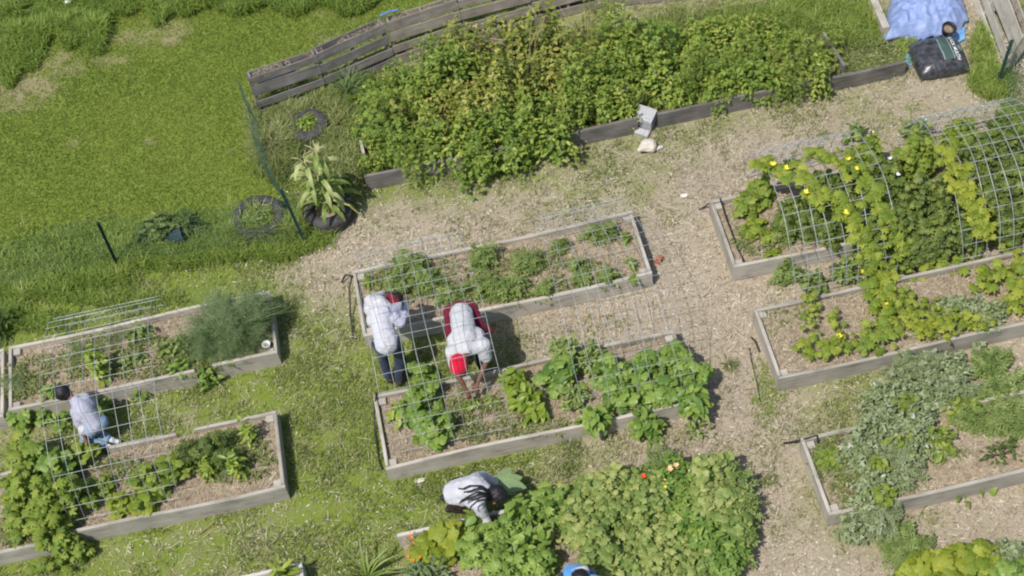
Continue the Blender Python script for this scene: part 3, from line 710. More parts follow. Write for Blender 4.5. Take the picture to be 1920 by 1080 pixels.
# --- middle upper bed: feathery seedlings and small peppers
G_A = 'feathery seedlings in the middle upper bed'
for (px, py, rx, ry, h, n, lab) in [
    (768, 498, .26, .2, .3, 150, 'feathery green plant by the back board near the left end of the middle upper bed'),
    (742, 540, .17, .15, .24, 80, 'feathery green plant just right of the head of the person in dark jeans'),
    (800, 528, .2, .17, .24, 95, 'feathery green plant in the middle of the left clump of the middle upper bed'),
    (850, 552, .2, .13, .24, 85, 'feathery green plant against the front board beside the maroon jacket'),
    (903, 480, .2, .17, .32, 130, 'tall dense feathery plant at the back board, halfway along the middle upper bed'),
    (905, 530, .2, .17, .28, 110, 'feathery green plant in front of the tall dense one halfway along the bed'),
    (952, 540, .27, .17, .3, 150, 'widest feathery plant at the front board, right of the maroon jacket'),
    (990, 490, .22, .17, .28, 110, 'feathery pale green plant just left of the second arch edge'),
    (1020, 540, .13, .1, .2, 45, 'small feathery plant at the front board under the left edge of the second arch'),
    (1083, 495, .11, .11, .2, 45, 'small feathery plant alone in the straw, back one of two under the second arch'),
    (1088, 522, .11, .1, .2, 45, 'small feathery plant alone in the straw, front one of two under the second arch'),
    (1138, 518, .11, .1, .17, 40, 'small bluish feathery plant near the front board at the right end'),
    (1050, 462, .12, .08, .16, 40, 'small feathery plant against the back board under the second arch'),
    (1125, 436, .22, .12, .24, 110, 'feathery plant at the back board near the right end of the middle upper bed')]:
    plant('seedling_plant', lab, C(px, py, h), 'b', int(n * 1.5), rx, ry, h, 'comp', .13, 'potato' if n < 60 or px > 960 else 'mint', seed(), G_A, tint0=.5, up=.8, stems=4, droop=.05, inner=.1)
for (px, py, s, lab) in [(692, 530, 1, 'small bright pepper seedling in the left back corner of the middle upper bed'), (1172, 445, .8, 'small pepper seedling in the right back corner of the middle upper bed'),
    (1183, 492, .8, 'small pepper seedling against the right board of the middle upper bed'), (1189, 520, .7, 'small pepper seedling in the right front corner of the middle upper bed'),
    (888, 758, .9, 'small pepper seedling in line with the red capped person, left of the pepper bushes'), (921, 752, 1.0, 'small bright pepper seedling just left of the larger pepper bushes'), (872, 760, .6, 'tiny pepper seedling below the hands of the red capped person')]:
    plant('pepper_seedling', lab, C(px, py, .16), 'b', int(34 * s), .1 * s, .1 * s, .17 * s, 'long', .1, 'pepper', seed(), 'pepper seedlings', stems=3, inner=.1, up=.5)
# --- middle lower bed
for (px, py, rx, ry, h, n, lab) in [(795, 735, .2, .17, .4, 70, 'tall squash plant beside the back board, between the two bending people'), (775, 770, .17, .15, .35, 50, 'squash plant in the left part of the middle lower bed, behind another'),
    (815, 800, .22, .2, .42, 90, 'squash plant near the front board in the left part of the middle lower bed'), (790, 700, .16, .14, .28, 34, 'weedy squash seedling on the path in the shadow between the two bending people')]:
    plant('squash_plant', lab, C(px, py, h, .2 if py > 710 else 0), 'b', n, rx, ry, h, 'round', .15, 'bean', seed(), None, stems=8, up=1.0, tint0=.55, inner=.2)
plant('pepper_plant', 'light green pepper bush in the left back corner of the middle lower bed', C(752, 772, .25), 'b', 80, .16, .13, .26, 'long', .14, 'pepper', seed(), 'pepper bushes', stems=5, tint0=.65, up=.5, inner=.15)
for (px, py, rx, h, n, lab) in [(962, 710, .15, .3, 90, 'pepper bush behind the back board edge, right of the red capped person'), (985, 748, .2, .36, 150, 'largest pepper bush in the middle of the middle lower bed'), (1005, 770, .15, .26, 70, 'low pepper bush in front of the largest one, at the edge of the bare straw')]:
    plant('pepper_plant', lab, C(px, py, h), 'b', n, rx, rx * .85, h, 'oval', .13, 'pepper', seed(), 'pepper bushes', stems=6, up=.5, inner=.2)
for (px, py, rx, ry, h, n, leaf, sz, mt, lab) in [
    (1050, 700, .24, .2, .4, 70, 'round', .16, 'bean', 'broad leaved squash leftmost in the leafy right half of the middle lower bed'),
    (1062, 655, .2, .15, .42, 190, 'oval', .075, 'mint', 'toothed herb standing over the back board of the middle lower bed'),
    (1110, 670, .2, .17, .4, 180, 'oval', .075, 'mint', 'second toothed herb, just inside the left edge of the second arch'),
    (1075, 745, .18, .14, .3, 130, 'oval', .07, 'mint', 'low toothed herb at the left side of the leafy half, by the bare straw'),
    (1150, 700, .26, .2, .36, 80, 'round', .155, 'bean', 'broad leaved squash in the centre of the second arch'),
    (1205, 690, .25, .2, .36, 75, 'round', .155, 'bean', 'broad leaved squash at the back of the second arch, left of the corner'),
    (1262, 668, .2, .16, .32, 55, 'round', .145, 'bean', 'broad leaved squash in the right back corner of the middle lower bed'),
    (1298, 705, .2, .2, .34, 60, 'round', .145, 'bean', 'broad leaved squash spilling over the right board of the middle lower bed'),
    (1170, 745, .24, .16, .3, 70, 'round', .145, 'bean', 'broad leaved squash at the front board in the middle of the second arch'),
    (1240, 735, .25, .18, .32, 75, 'round', .15, 'bean', 'broad leaved squash near the front board under the right side of the second arch'),
    (1300, 752, .2, .16, .3, 90, 'oval', .14, 'bean', 'bushy plant at the right front corner of the middle lower bed'),
    (1118, 785, .2, .15, .34, 130, 'oval', .13, 'bean', 'bushy plant hanging over the front board at the left of the leafy half')]:
    plant('leafy_plant' if leaf == 'oval' else 'squash_plant', lab, C(px, py, h), 'b', int(n * 1.45), rx, ry, h, leaf, sz, mt, seed(), None, stems=8, up=.95, tint0=.5, tsd=.3, inner=.2)
plant('leafy_plant', 'bushy plant growing on the path against the front board of the middle lower bed', C(1210, 795, .42, 0), 'b', 170, .2, .17, .42, 'oval', .13, 'bean', seed(), None, stems=8, up=.9, tint0=.5)
plant('leafy_plant', 'thin weed on the path by the right front corner of the middle lower bed', C(1305, 800, .2, 0), 'b', 40, .18, .15, .18, 'oval', .07, 'mint', seed(), None, stems=5, tint0=.4)
# --- left upper bed
plant('feathery_bush', 'large bluish feathery bush filling the right end of the left upper bed', C(440, 598, .55), 'b', 2000, .47, .38, .52, 'fine', .24, 'feather', seed(), None, 'bush', stems=25, up=.35, droop=-.15, inner=.3, tint0=.5, flowers=('white', 14, .022))
plant('feathery_bush', 'lower feathery bush in front of the large one, left of the white cup', C(385, 640, .35), 'b', 700, .34, .26, .32, 'fine', .16, 'feather', seed(), None, 'bush', stems=12, up=.4, droop=-.1, tint0=.4)
plant('feathery_bush', 'drooping fringe of the feathery bush along the front board by the cup', C(440, 655, .22), 'b', 260, .36, .12, .22, 'fine', .15, 'feather', seed(), None, 'bush', stems=8, up=.4, tint0=.35)
for (px, py, rx, ry, h, n, leaf, sz, mt, t0, lab) in [
    (182, 682, .13, .16, .5, 150, 'oval', .1, 'pepper', .6, 'bright upright basil above the head of the kneeling child'),
    (142, 655, .14, .14, .3, 90, 'fine', .13, 'feather', .45, 'grey green herb left of the bright basil in the left upper bed'),
    (215, 628, .2, .1, .28, 110, 'fine', .12, 'feather', .4, 'dark feathery herb against the back board of the left upper bed'),
    (262, 622, .2, .1, .22, 80, 'oval', .09, 'mint', .45, 'leafy herb by the back board, right edge of the child\'s arch'),
    (330, 650, .3, .12, .22, 150, 'oval', .075, 'mint', .45, 'low weedy herb at the back board between the arch and the feathery bush'),
    (250, 675, .2, .1, .14, 60, 'oval', .08, 'mint', .5, 'low weedy herb right of the bright basil'),
    (335, 690, .18, .1, .16, 60, 'oval', .08, 'bean', .5, 'low leafy seedling in front of the feathery bush by the front board'),
    (25, 715, .2, .15, .2, 60, 'fine', .16, 'feather', .6, 'wispy pale herb by the left edge in the left upper bed'),
    (100, 735, .16, .1, .2, 50, 'oval', .1, 'bean', .4, 'leafy plant under the face of the kneeling child')]:
    plant('herb_plant', lab, C(px, py, h), 'b', n, rx, ry, h, leaf, sz, mt, seed(), None, stems=5, tint0=t0, up=.7)
for (px, py, rx, h, n, sz, lab) in [(385, 708, .15, .34, 60, .1, 'leafy weed growing through the gap in the broken front board'), (40, 785, .2, .2, 34, .14, 'squash seedling on the path at the left edge, below the front board'),
    (78, 772, .12, .2, 22, .13, 'squash seedling on the path just left of the kneeling child'), (110, 790, .16, .24, 40, .1, 'leafy weed on the path under the arm of the kneeling child'), (190, 760, .14, .2, 36, .1, 'leafy weed on the path behind the back of the kneeling child'), (262, 738, .12, .16, 30, .08, 'small weed at the foot of the front board right of the child')]:
    plant('weed_plant', lab, C(px, py, h, 0), 'b', n, rx, rx * .85, h, 'round' if sz > .12 else 'oval', sz, 'bean', seed(), None, stems=5, tint0=.5)
# --- left lower beds
for (px, py, rx, ry, h, n, sz, mt, lab) in [
    (50, 855, .3, .22, .5, 90, .17, 'squash', 'pale squash plant at the left edge above the big squash mound'),
    (105, 868, .25, .2, .5, 90, .16, 'bean', 'squash plant at the back of the mound, left of the child\'s arch'),
    (110, 925, .34, .28, .65, 190, .17, 'squash', 'dark squash plant in the middle of the mound at lower left'),
    (40, 920, .3, .3, .55, 120, .17, 'squash', 'squash plant of the lower left mound cut by the left edge'),
    (90, 985, .28, .22, .5, 120, .16, 'squash', 'squash plant hanging over the front board at lower left'),
    (30, 985, .2, .2, .3, 40, .14, 'squash', 'small squash plant behind the front board in the lower left corner'),
    (140, 1030, .2, .15, .3, 60, .13, 'squash', 'squash leaves spilling onto the grass past the lower left board corner')]:
    plant('squash_plant', lab, C(px, py, h, .2 if py < 1000 else 0), 'b', n, rx, ry, h, 'jag' if mt == 'squash' else 'round', sz, mt, seed(), None, stems=8, up=.9, tint0=.5, inner=.25)
creeper('squash_vine', 'squash vine along the grass at the bottom left corner', [P(60, 1060, .03), P(110, 1065, .05), P(150, 1055, .05)], 'squash', 'jag', .12, 26, .1, seed())
for (px, py, rx, ry, h, n, sz, mt, lab) in [(185, 915, .16, .14, .25, 34, .13, 'squash', 'squash plant beside the mound at the left end of the left lower bed'), (225, 945, .2, .13, .28, 40, .15, 'yellowsq', 'bright squash plant at the front board in the left lower bed'), (275, 905, .22, .16, .3, 50, .16, 'squash', 'squash plant in the middle of the left lower bed'),
    (265, 940, .18, .12, .28, 34, .15, 'vine', 'low bright squash plant by the front board, right of another'), (325, 880, .2, .16, .3, 46, .15, 'squash', 'squash plant below the plank gap of the left lower bed'), (300, 915, .14, .12, .22, 24, .14, 'squash', 'small squash plant between two others in the left lower bed'), (160, 850, .2, .1, .3, 40, .15, 'vine', 'pale squash plant climbing over the back board below the child\'s knee')]:
    plant('squash_plant', lab, C(px, py, h), 'b', n, rx, ry, h, 'round', sz, mt, seed(), None, stems=6, up=1.1, tint0=.5, inner=.2)
for (px, py, rx, h, n, lab) in [(352, 852, .2, .34, 170, 'dark tomato plant at the right edge of the child\'s arch'), (395, 838, .24, .34, 220, 'dark tomato plant along the back board of the left lower bed'), (420, 862, .17, .3, 100, 'dark tomato plant in front of the others in the left lower bed')]:
    plant('tomato_plant', lab, C(px, py, h), 'b', n, rx, rx * .75, h, 'comp', .13, 'tomato', seed(), 'tomato plants in the left lower bed', stems=6, tint0=.45, up=.6)
for (px, py, rx, h, n, lab) in [(463, 808, .11, .42, 90, 'tall bright pepper plant near the right back corner of the left lower bed'), (440, 872, .13, .4, 110, 'bright upright pepper plant in the bare mulch of the left lower bed'), (388, 880, .1, .32, 70, 'bright pepper plant left of the upright one in the left lower bed'), (405, 862, .06, .2, 26, 'thin pepper plant half hidden by tomato leaves')]:
    plant('pepper_plant', lab, C(px, py, h), 'b', n, rx, rx, h, 'long', .11, 'pepper', seed(), 'pepper plants in the left lower bed', stems=4, tint0=.6, up=.45, inner=.1)
plant('leafy_plant', 'bright yellow green plant in the small bed cut by the bottom edge', C(525, 1075, .3), 'b', 60, .16, .14, .3, 'long', .14, 'pepper', seed(), None, tint0=.7)
straps('strap_leaf_plant', 'clump of long arching yellow green strap leaves at the bottom edge', P(690, 1085), 34, .62, .035, 'corn', seed(), None, 'plant', .8, .2)
# --- bottom middle mass
for (px, py, rx, h, n, lab) in [(805, 1030, .22, .4, 26, 'yellow green squash with big rounded leaves at the left end of the bottom bed'), (845, 1010, .2, .42, 24, 'yellow green squash just behind the other, below the woman in white')]:
    plant('squash_plant', lab, C(px, py, h), 'b', n * 2, rx, rx * .9, h, 'round', .22, 'yellowsq', seed(), None, stems=8, tint0=.5, up=1.0, inner=.3)
plant('marigold_plant', 'low marigold with small orange flowers at the left end of the bottom bed', C(782, 1040, .25), 'b', 150, .2, .22, .25, 'fine', .09, 'tomato', seed(), None, 'flower', stems=5, tint0=.6, flowers=('orange', 7, .05))
plant('marigold_plant', 'second marigold against the back board with a few orange flowers', C(775, 1015, .2), 'b', 60, .12, .12, .2, 'fine', .08, 'tomato', seed(), None, 'flower', stems=4, tint0=.6, flowers=('orange', 4, .04))
plant('grassy_herb', 'narrow leaved green herb at the bottom edge below the marigolds', C(800, 1070, .25), 'b', 220, .3, .2, .25, 'spear', .13, 'feather', seed(), None, tint0=.5, droop=-.2)
for k_, (px, py, rx, h, n, lab) in enumerate([(975, 968, .22, .55, 48, 'large leaved eggplant right of the woman\'s braids'), (935, 1005, .24, .5, 60, 'large leaved eggplant below the hand of the woman in white'), (895, 1030, .22, .45, 48, 'large leaved eggplant beside the yellow green squash'), (990, 1020, .24, .5, 56, 'large leaved eggplant beside the patch of bare straw'), (945, 1060, .26, .5, 60, 'large leaved eggplant at the bottom edge'), (1030, 945, .2, .45, 46, 'large leaved eggplant right of the woman\'s shadow'), (890, 985, .14, .35, 34, 'eggplant leaves under the woman\'s arm against the pale board'), (1010, 1060, .2, .45, 44, 'eggplant left of the blue clothing at the bottom edge')]):
    plant('eggplant_plant', lab, C(px, py, h), 'b', int(n * 2.4), rx, rx * .9, h, 'jag' if k_ % 3 else 'pointed', .15 if k_ % 3 else .13, 'bean', seed(), 'eggplants in the bottom bed', stems=8, tint0=.6, up=.9, inner=.25)
NAS = [(1080, 930), (1140, 910), (1200, 905), (1265, 895), (1325, 890), (1090, 985), (1150, 965), (1215, 960), (1275, 950), (1335, 940), (1130, 1035), (1190, 1015), (1250, 1005), (1310, 1000), (1365, 985), (1170, 1070), (1235, 1055), (1300, 1050), (1355, 1040)]
NL = ['nasturtium mat right of the eggplants, at the back of the bottom bed', 'nasturtium mat at the back of the bottom bed, second from the eggplants', 'nasturtium mat at the back of the bottom bed with one red orange flower', 'nasturtium mat at the back with a few peach flowers and whitish leaves', 'nasturtium mat at the back right corner of the bottom bed',
      'yellowish nasturtium mat right of the bare straw patch', 'nasturtium mat in the middle of the bottom bed', 'yellowing nasturtium mat in the middle of the bottom bed, below the red flower', 'yellow green nasturtium mat near the right end of the bottom bed', 'nasturtium mat along the right board of the bottom bed',
      'nasturtium mat above the white clothing at the bottom edge', 'nasturtium mat up and right of the white clothing', 'yellow tinged nasturtium mat in the lower right of the bottom bed', 'nasturtium mat beside the pale board of the bottom bed', 'nasturtium mat hanging over the right end of the bottom bed',
      'nasturtium mat at the bottom edge right of the person', 'nasturtium mat at the bottom edge left of the pale front board', 'nasturtium mat over the front board of the bottom bed', 'nasturtium mat at the right front corner of the bottom bed']
for k, ((px, py), lab) in enumerate(zip(NAS, NL)):
    fl = {2: ('redorange', 2, .09), 3: ('peach', 7, .1), 4: ('white', 3, .07), 7: ('yellow', 2, .05)}.get(k)
    plant('nasturtium_plant', lab, C(px, py, .36), 'b', 300, .29, .24, .34 + .09 * math.sin(k * 2.1), ['round', 'jag', 'round', 'tri', 'round'][k % 5], [.1, .1, .085, .12, .11][k % 5], ['nasturtium', 'nasturtium', 'nasturtium', 'bean', 'nasturtium'][k % 5], seed(), None, 'plant', stems=6, tint0=.5 + .2 * math.sin(k * 1.7), tsd=.3, up=.9, flowers=fl)
for (px, py, rx, n, lab) in [(1378, 905, .2, 150, 'ferny green herb at the back right corner of the bottom bed'), (1398, 955, .16, 130, 'ferny dark herb hanging over the right board of the bottom bed'), (1385, 1020, .2, 150, 'ferny herb at the lower right corner of the bottom bed'), (1320, 1065, .25, 150, 'ferny herb along the front board at the bottom edge'), (1240, 870, .25, 70, 'wispy pale herb along the back edge of the bottom bed')]:
    plant('fern_herb', lab, C(px, py, .3, .1), 'b', int(n * 1.3), rx, rx, .32, 'comp', .15, 'potato', seed(), None, stems=5, tint0=.5, up=.6, droop=.1)
# --- right upper bed and arches
for (px, py, rx, h, n, sz, mt, lab) in [(1400, 385, .2, .3, 46, .15, 'squash', 'squash plant at the left end of the right upper bed, by the end board'), (1415, 425, .17, .18, 40, .1, 'vine', 'pale low squash seedlings on the straw at the left end of the right upper bed'), (1445, 440, .15, .16, 26, .1, 'vine', 'pale low squash seedling by the front board under the first right arch'), (1430, 350, .2, .4, 46, .14, 'squash', 'squash plant at the back left corner under the first right arch'), (1450, 478, .09, .1, 14, .09, 'vine', 'tiny yellow green seedling against the front board, right upper bed')]:
    plant('squash_plant', lab, C(px, py, h), 'b', n, rx, rx * .85, h, 'round', sz, mt, seed(), None, stems=5, tint0=.55, up=1.0)
DK = [(1490, 400, .2, .45, 'dark leafy plant just inside the left edge of the first right arch'), (1545, 355, .22, .5, 'dark leafy plant at the back of the first right arch'), (1560, 430, .2, .4, 'dark leafy plant at the front board under the first right arch'), (1620, 300, .28, .7, 'bright topped leafy plant behind the first right arch'),
      (1655, 345, .3, .8, 'leafy plant with white flowers between the two right arches'), (1715, 300, .3, .75, 'leafy plant at the back between the two right arches'), (1700, 380, .3, .8, 'large dark leafy plant in the middle between the two right arches'), (1765, 365, .25, .75, 'dark leafy plant against the left hoop of the second right arch'),
      (1690, 440, .25, .55, 'dark leafy plant at the front board between the two right arches'), (1755, 440, .24, .6, 'dark leafy plant at the foot of the second right arch'), (1835, 300, .3, .6, 'dark leafy plant at the back of the second right arch'), (1860, 370, .25, .5, 'dark leafy plant in the middle of the second right arch'), (1905, 330, .25, .5, 'dark leafy plant of the second right arch cut by the right edge'), (1890, 410, .25, .4, 'low dark leafy plant under the second right arch at the right edge')]
DK += [(1515, 425, .16, .35, 'dark leafy plant low under the first right arch, left of its vine'), (1600, 350, .24, .6, 'dark leafy plant in the shade of the first right arch, between its two vine strips'), (1640, 400, .24, .6, 'dark leafy plant behind the right vine of the first right arch'), (1800, 260, .28, .5, 'leafy plant behind the second right arch, back left'), (1880, 265, .3, .5, 'leafy plant behind the second right arch, back right'), (1940, 380, .3, .45, 'leafy plant cut by the right edge, below the arch top'), (1540, 395, .22, .5, 'dark leafy plant in the middle of the first right arch'), (1640, 455, .24, .5, 'dark leafy plant by the front board behind the hanging vine'), (1720, 465, .22, .35, 'low dark leafy plant by the front board between the two right arches'), (1800, 430, .24, .45, 'dark leafy plant by the front board under the second right arch'), (1470, 430, .16, .34, 'low dark leafy plant by the near hoop of the first right arch')]
for k, (px, py, rx, h, lab) in enumerate(DK):
    fl = ('white', 7, .085) if k in (4,) else ('white', 5, .075) if k in (3, 6) else None
    plant('leafy_bush', lab, C(px, py, h), 'b', int(380 * rx / .25), rx, rx * .9, h, 'jag', .12, 'tomato' if k not in (3, 5, 17) else 'squash', seed(), None, 'bush', stems=8, tint0=.62, up=.7, flowers=fl)
for (px, py, rx, h, n, lab) in [(1475, 510, .2, .26, 110, 'dark weed on the path at the left foot of the first right arch'), (1525, 530, .2, .26, 90, 'leafy weed on the path between the two right beds, under the arch'), (1590, 505, .22, .26, 100, 'leafy weed on the path behind the back board of the right bed'), (1600, 250, .2, .3, 60, 'leafy weed in the mulch behind the right upper bed'), (1720, 238, .2, .3, 70, 'weed with one large white flower behind the second right arch'), (1480, 300, .1, .1, 10, 'tiny weed in the mulch behind the first right arch')]:
    plant('weed_plant', lab, C(px, py, h, .02), 'b', n, rx, rx * .8, h, 'tri' if px < 1500 else 'oval', .1, 'potato', seed(), None, stems=5, tint0=.5, flowers=('white', 3, .07) if px == 1720 else None)
def arch_trail(name, label, key, spots, size, per, spread, flowers, mat='vine', tint0=.5):
    pts, nr = zip(*[on_arch(key, *s) for s in spots]); return creeper(name, label, pts, mat, 'jag', size, per, spread, seed(), None, .03, flowers, tint0, nrm0=nr, pet=.05)
arch_trail('climbing_vine', 'bright vine with yellow flowers climbing diagonally over the first right arch', 'FG1', [(1420, 312), (1450, 318), (1490, 330), (1525, 360), (1555, 385), (1590, 395), (1610, 415)], .16, 80, .075, ('yellow', 4, .11))
arch_trail('climbing_vine', 'bright vine along the right side of the first right arch', 'FG1', [(1520, 295), (1570, 300), (1610, 330), (1640, 365), (1660, 400), (1672, 440), (1690, 475)], .14, 75, .07, ('yellow', 2, .09))
arch_trail('climbing_vine', 'vine hanging down the front of the first right arch toward the lower bed', 'FG1', [(1595, 410), (1610, 440), (1625, 475), (1640, 510)], .15, 85, .075, ('yellow', 1, .1))
arch_trail('climbing_vine', 'narrow strip of yellow green vine down the left side of the second right arch', 'FG2', [(1775, 288), (1785, 315), (1800, 345), (1815, 375), (1830, 405), (1848, 430)], .145, 120, .06, None, 'yellowsq', .6)
VIN = [([(1640, 500), (1650, 540), (1660, 580), (1665, 610)], .16, 95, .12, 'vine', 'thick vine column crossing the back board of the right bed'),
       ([(1680, 510), (1730, 520), (1780, 505), (1830, 490)], .13, 60, .08, 'vine', 'bright vine along the path between the two right beds'),
       ([(1520, 560), (1518, 590), (1525, 620), (1510, 645)], .11, 42, .05, 'vine', 'thin vine trailing over bare straw nearest the left end of the right bed'),
       ([(1500, 660), (1540, 668), (1590, 655), (1640, 640)], .12, 62, .07, 'vine', 'vine trailing along the inside of the front board of the right bed'),
       ([(1560, 600), (1575, 640), (1560, 670)], .11, 40, .06, 'vine', 'short vine with one yellow flower in the bare straw of the right bed'),
       ([(1660, 610), (1650, 645), (1630, 660)], .14, 80, .09, 'squash', 'vine end hanging over the front board of the right bed'),
       ([(1690, 560), (1720, 590), (1760, 600), (1800, 610)], .1, 80, .1, 'vine', 'low vine in the middle of the right bed'),
       ([(1700, 620), (1750, 625), (1800, 615), (1850, 610)], .11, 85, .09, 'yellowsq', 'bright vine along the front of the right bed, right of the shaded board'),
       ([(1840, 540), (1880, 520), (1930, 500)], .15, 80, .12, 'vine', 'bright vine by the right edge of the right bed'),
       ([(1880, 590), (1920, 560), (1950, 540)], .16, 80, .12, 'yellowsq', 'large leaved vine cut by the right edge of the right bed'),
       ([(1850, 450), (1890, 470), (1930, 440)], .13, 60, .1, 'vine', 'vine on the path below the second right arch at the right edge')]
for k, (sp, sz, per, spr, mt, lab) in enumerate(VIN):
    zz = .06 if k in (1, 10) else .26
    creeper('squash_vine', lab, [P(a, b, zz if not (k == 0 and b < 545) else .2) for a, b in sp], mt, 'jag', sz, per, spr, seed(), None, .12, ('yellow', 1, .1) if k in (4, 0) else None, .5)
# --- silvery plants
SIL = [(1845, 585, .28, .3, .2, 'silvery plant among vines in the right bed'), (1790, 575, .2, .2, .2, 'silvery wispy plant in the middle of the right bed'), (1720, 690, .3, .35, 0, 'silvery plant on the path below the front board of the right bed'), (1780, 690, .28, .3, 0, 'silvery plant topmost of the sprawl at right'), (1670, 745, .32, .4, .1, 'silvery plant at the back board of the lower right bed'),
       (1740, 750, .32, .42, .1, 'silvery plant in the upper middle of the sprawl'), (1800, 740, .28, .3, .05, 'silvery plant right of the upper middle of the sprawl'), (1650, 800, .32, .42, .2, 'silvery plant at the left side of the lower right bed'), (1715, 810, .34, .45, .2, 'silvery plant in the middle of the lower right bed'), (1620, 850, .28, .38, .2, 'silvery plant nearest the pale end board'),
       (1690, 860, .28, .36, .2, 'silvery plant beside the bare straw of the lower right bed'), (1640, 910, .24, .34, .2, 'silvery plant inside the front board of the lower right bed'), (1690, 900, .16, .3, .2, 'small silvery plant over the front board edge'), (1605, 985, .24, .3, 0, 'silvery plant hanging outside the front board, left part'), (1650, 975, .26, .36, 0, 'silvery plant hanging outside the front board, right part'), (1630, 940, .2, .36, .15, 'silvery plant spilling across the front board'), (1890, 1045, .25, .3, .1, 'silvery plant in the bottom right corner'), (1835, 650, .1, .14, 0, 'small silvery tuft at the foot of the right bed front board')]
for k, (px, py, rx, h, z0, lab) in enumerate(SIL):
    plant('silver_plant', lab, C(px, py, h, z0), 'b', int([900, 600, 520, 850][k % 4] * (rx / .3) ** 2), rx, rx * .85, h, ['pointed', 'tri', 'comp', 'oval'][k % 4], [.055, .075, .1, .055][k % 4], 'silver', seed(), None, 'plant', stems=8, tint0=.5, up=.6, droop=-.05)
UND = [(1700, 770, .2, .3, .15, 'yellow green leafy plant among the silver leaves near the back board'), (1755, 830, .2, .3, .2, 'bright leafy plant below the silver leaves by the bare straw'), (1690, 845, .18, .34, .2, 'bright leafy plant in the middle of the lower right bed'), (1640, 880, .16, .25, .2, 'bright leafy plant near the front of the lower right bed'), (1650, 935, .16, .28, .2, 'yellow green leafy plant at the front board of the lower right bed'), (1800, 770, .22, .25, .1, 'yellow green leafy plant right of the silver sprawl'), (1560, 860, .14, .12, .2, 'small weedy plant by the corner post of the lower right bed')]
for (px, py, rx, h, z0, lab) in UND:
    plant('leafy_plant', lab, C(px, py, h, z0), 'b', 150, rx * 1.15, rx * .95, h * 1.15, 'oval', .1, 'squash', seed(), None, stems=5, tint0=.55, up=.8)
for (px, py, rx, h, n, lab) in [(1880, 740, .4, .3, 520, 'pale feathery plant at the right edge above the lower right bed'), (1840, 790, .34, .3, 420, 'pale feathery plant behind the bare straw of the lower right bed'), (1900, 800, .3, .3, 360, 'pale feathery plant cut by the right edge'), (1860, 680, .25, .2, 200, 'low pale feathery weed below the right bed'), (1700, 1025, .3, .16, 260, 'wispy feathery weed above the yellow vine in the bottom right')]:
    plant('feathery_bush', lab, C(px, py, h, .05), 'b', n, rx, rx * .75, h, 'comp', .14, 'potato', seed(), None, 'bush', stems=10, tint0=.55, up=.6, droop=-.05)
plant('weed_plant', 'dark twiggy weed in the bare straw of the lower right bed by the right edge', C(1880, 845, .2), 'b', 90, .25, .16, .2, 'oval', .06, 'tomato', seed(), None, stems=12, tint0=.3, stemmat='cane')
straps('broad_leaf_weed', 'broad leaved dock weed on the mulch below the lower right bed', P(1805, 935), 6, .22, .07, 'bean', seed(), None, 'weed', .9, .6)
straps('broad_leaf_weed', 'single broad leaf weed right of the dock weed', P(1845, 925), 3, .18, .08, 'bean', seed(), None, 'weed', .9, .6)
for (px, py, rx, n, mt, lab) in [(1720, 1075, .3, 60, 'yellowsq', 'yellow green squash in the bottom right corner, left of the others'), (1780, 1065, .28, 60, 'yellowsq', 'yellow green squash in the middle of the bottom right corner'), (1840, 1050, .24, 46, 'vine', 'yellow green squash in the bottom right corner beside the silver plant'), (1900, 1080, .25, 46, 'bean', 'green squash at the very bottom right corner')]:
    plant('squash_plant', lab, C(px, py, .3, .2), 'b', n, rx, rx * .8, .3, 'round', .17, mt, seed(), None, stems=6, tint0=.6, up=1.1, flowers=('yellow', 1, .1) if px == 1720 else None)
# --- brambles
BR = [(700, 190, .34, .45, 0), (760, 150, .36, .5, 0), (820, 105, .36, .6, 0), (1180, 110, .36, .8, 0), (690, 240, .3, .4, 0), (860, 85, .3, .6, 1), (720, 215, .4, .55, 0), (790, 180, .4, .6, 0), (850, 135, .4, .7, 0), (900, 100, .4, .8, 1), (960, 85, .4, .8, 1), (1030, 70, .4, .8, 0), (1100, 75, .42, .85, 1), (1155, 60, .35, 1.0, 0),
      (740, 270, .4, .5, 0), (810, 250, .42, .6, 0), (880, 200, .45, .75, 1), (950, 160, .45, .8, 1), (1020, 150, .45, .75, 1), (1090, 145, .45, .8, 0), (1150, 135, .42, .75, 0),
      (700, 310, .25, .35, 0), (770, 295, .3, .4, 0), (860, 265, .4, .6, 0), (930, 245, .45, .75, 0), (1000, 225, .45, .75, 0), (1070, 205, .42, .7, 0), (1130, 190, .38, .6, 0), (900, 300, .32, .5, 0), (970, 285, .36, .55, 0), (1040, 262, .3, .5, 0), (1175, 205, .22, .4, 0),
      (1230, 90, .42, .5, 0), (1310, 80, .42, .5, 0), (1390, 75, .42, .45, 0), (1460, 75, .4, .4, 0), (1240, 150, .4, .5, 0), (1320, 130, .42, .5, 0), (1400, 120, .42, .5, 0), (1480, 110, .4, .5, 0), (1540, 95, .3, .4, 0), (1480, 160, .3, .5, 0), (1535, 145, .25, .4, 0), (1270, 175, .3, .35, 0), (1350, 165, .32, .35, 0), (1420, 150, .3, .4, 0)]
BL1 = 'bramble bush in the overgrown bed along the pallet fence'
_rb = random.Random(4)
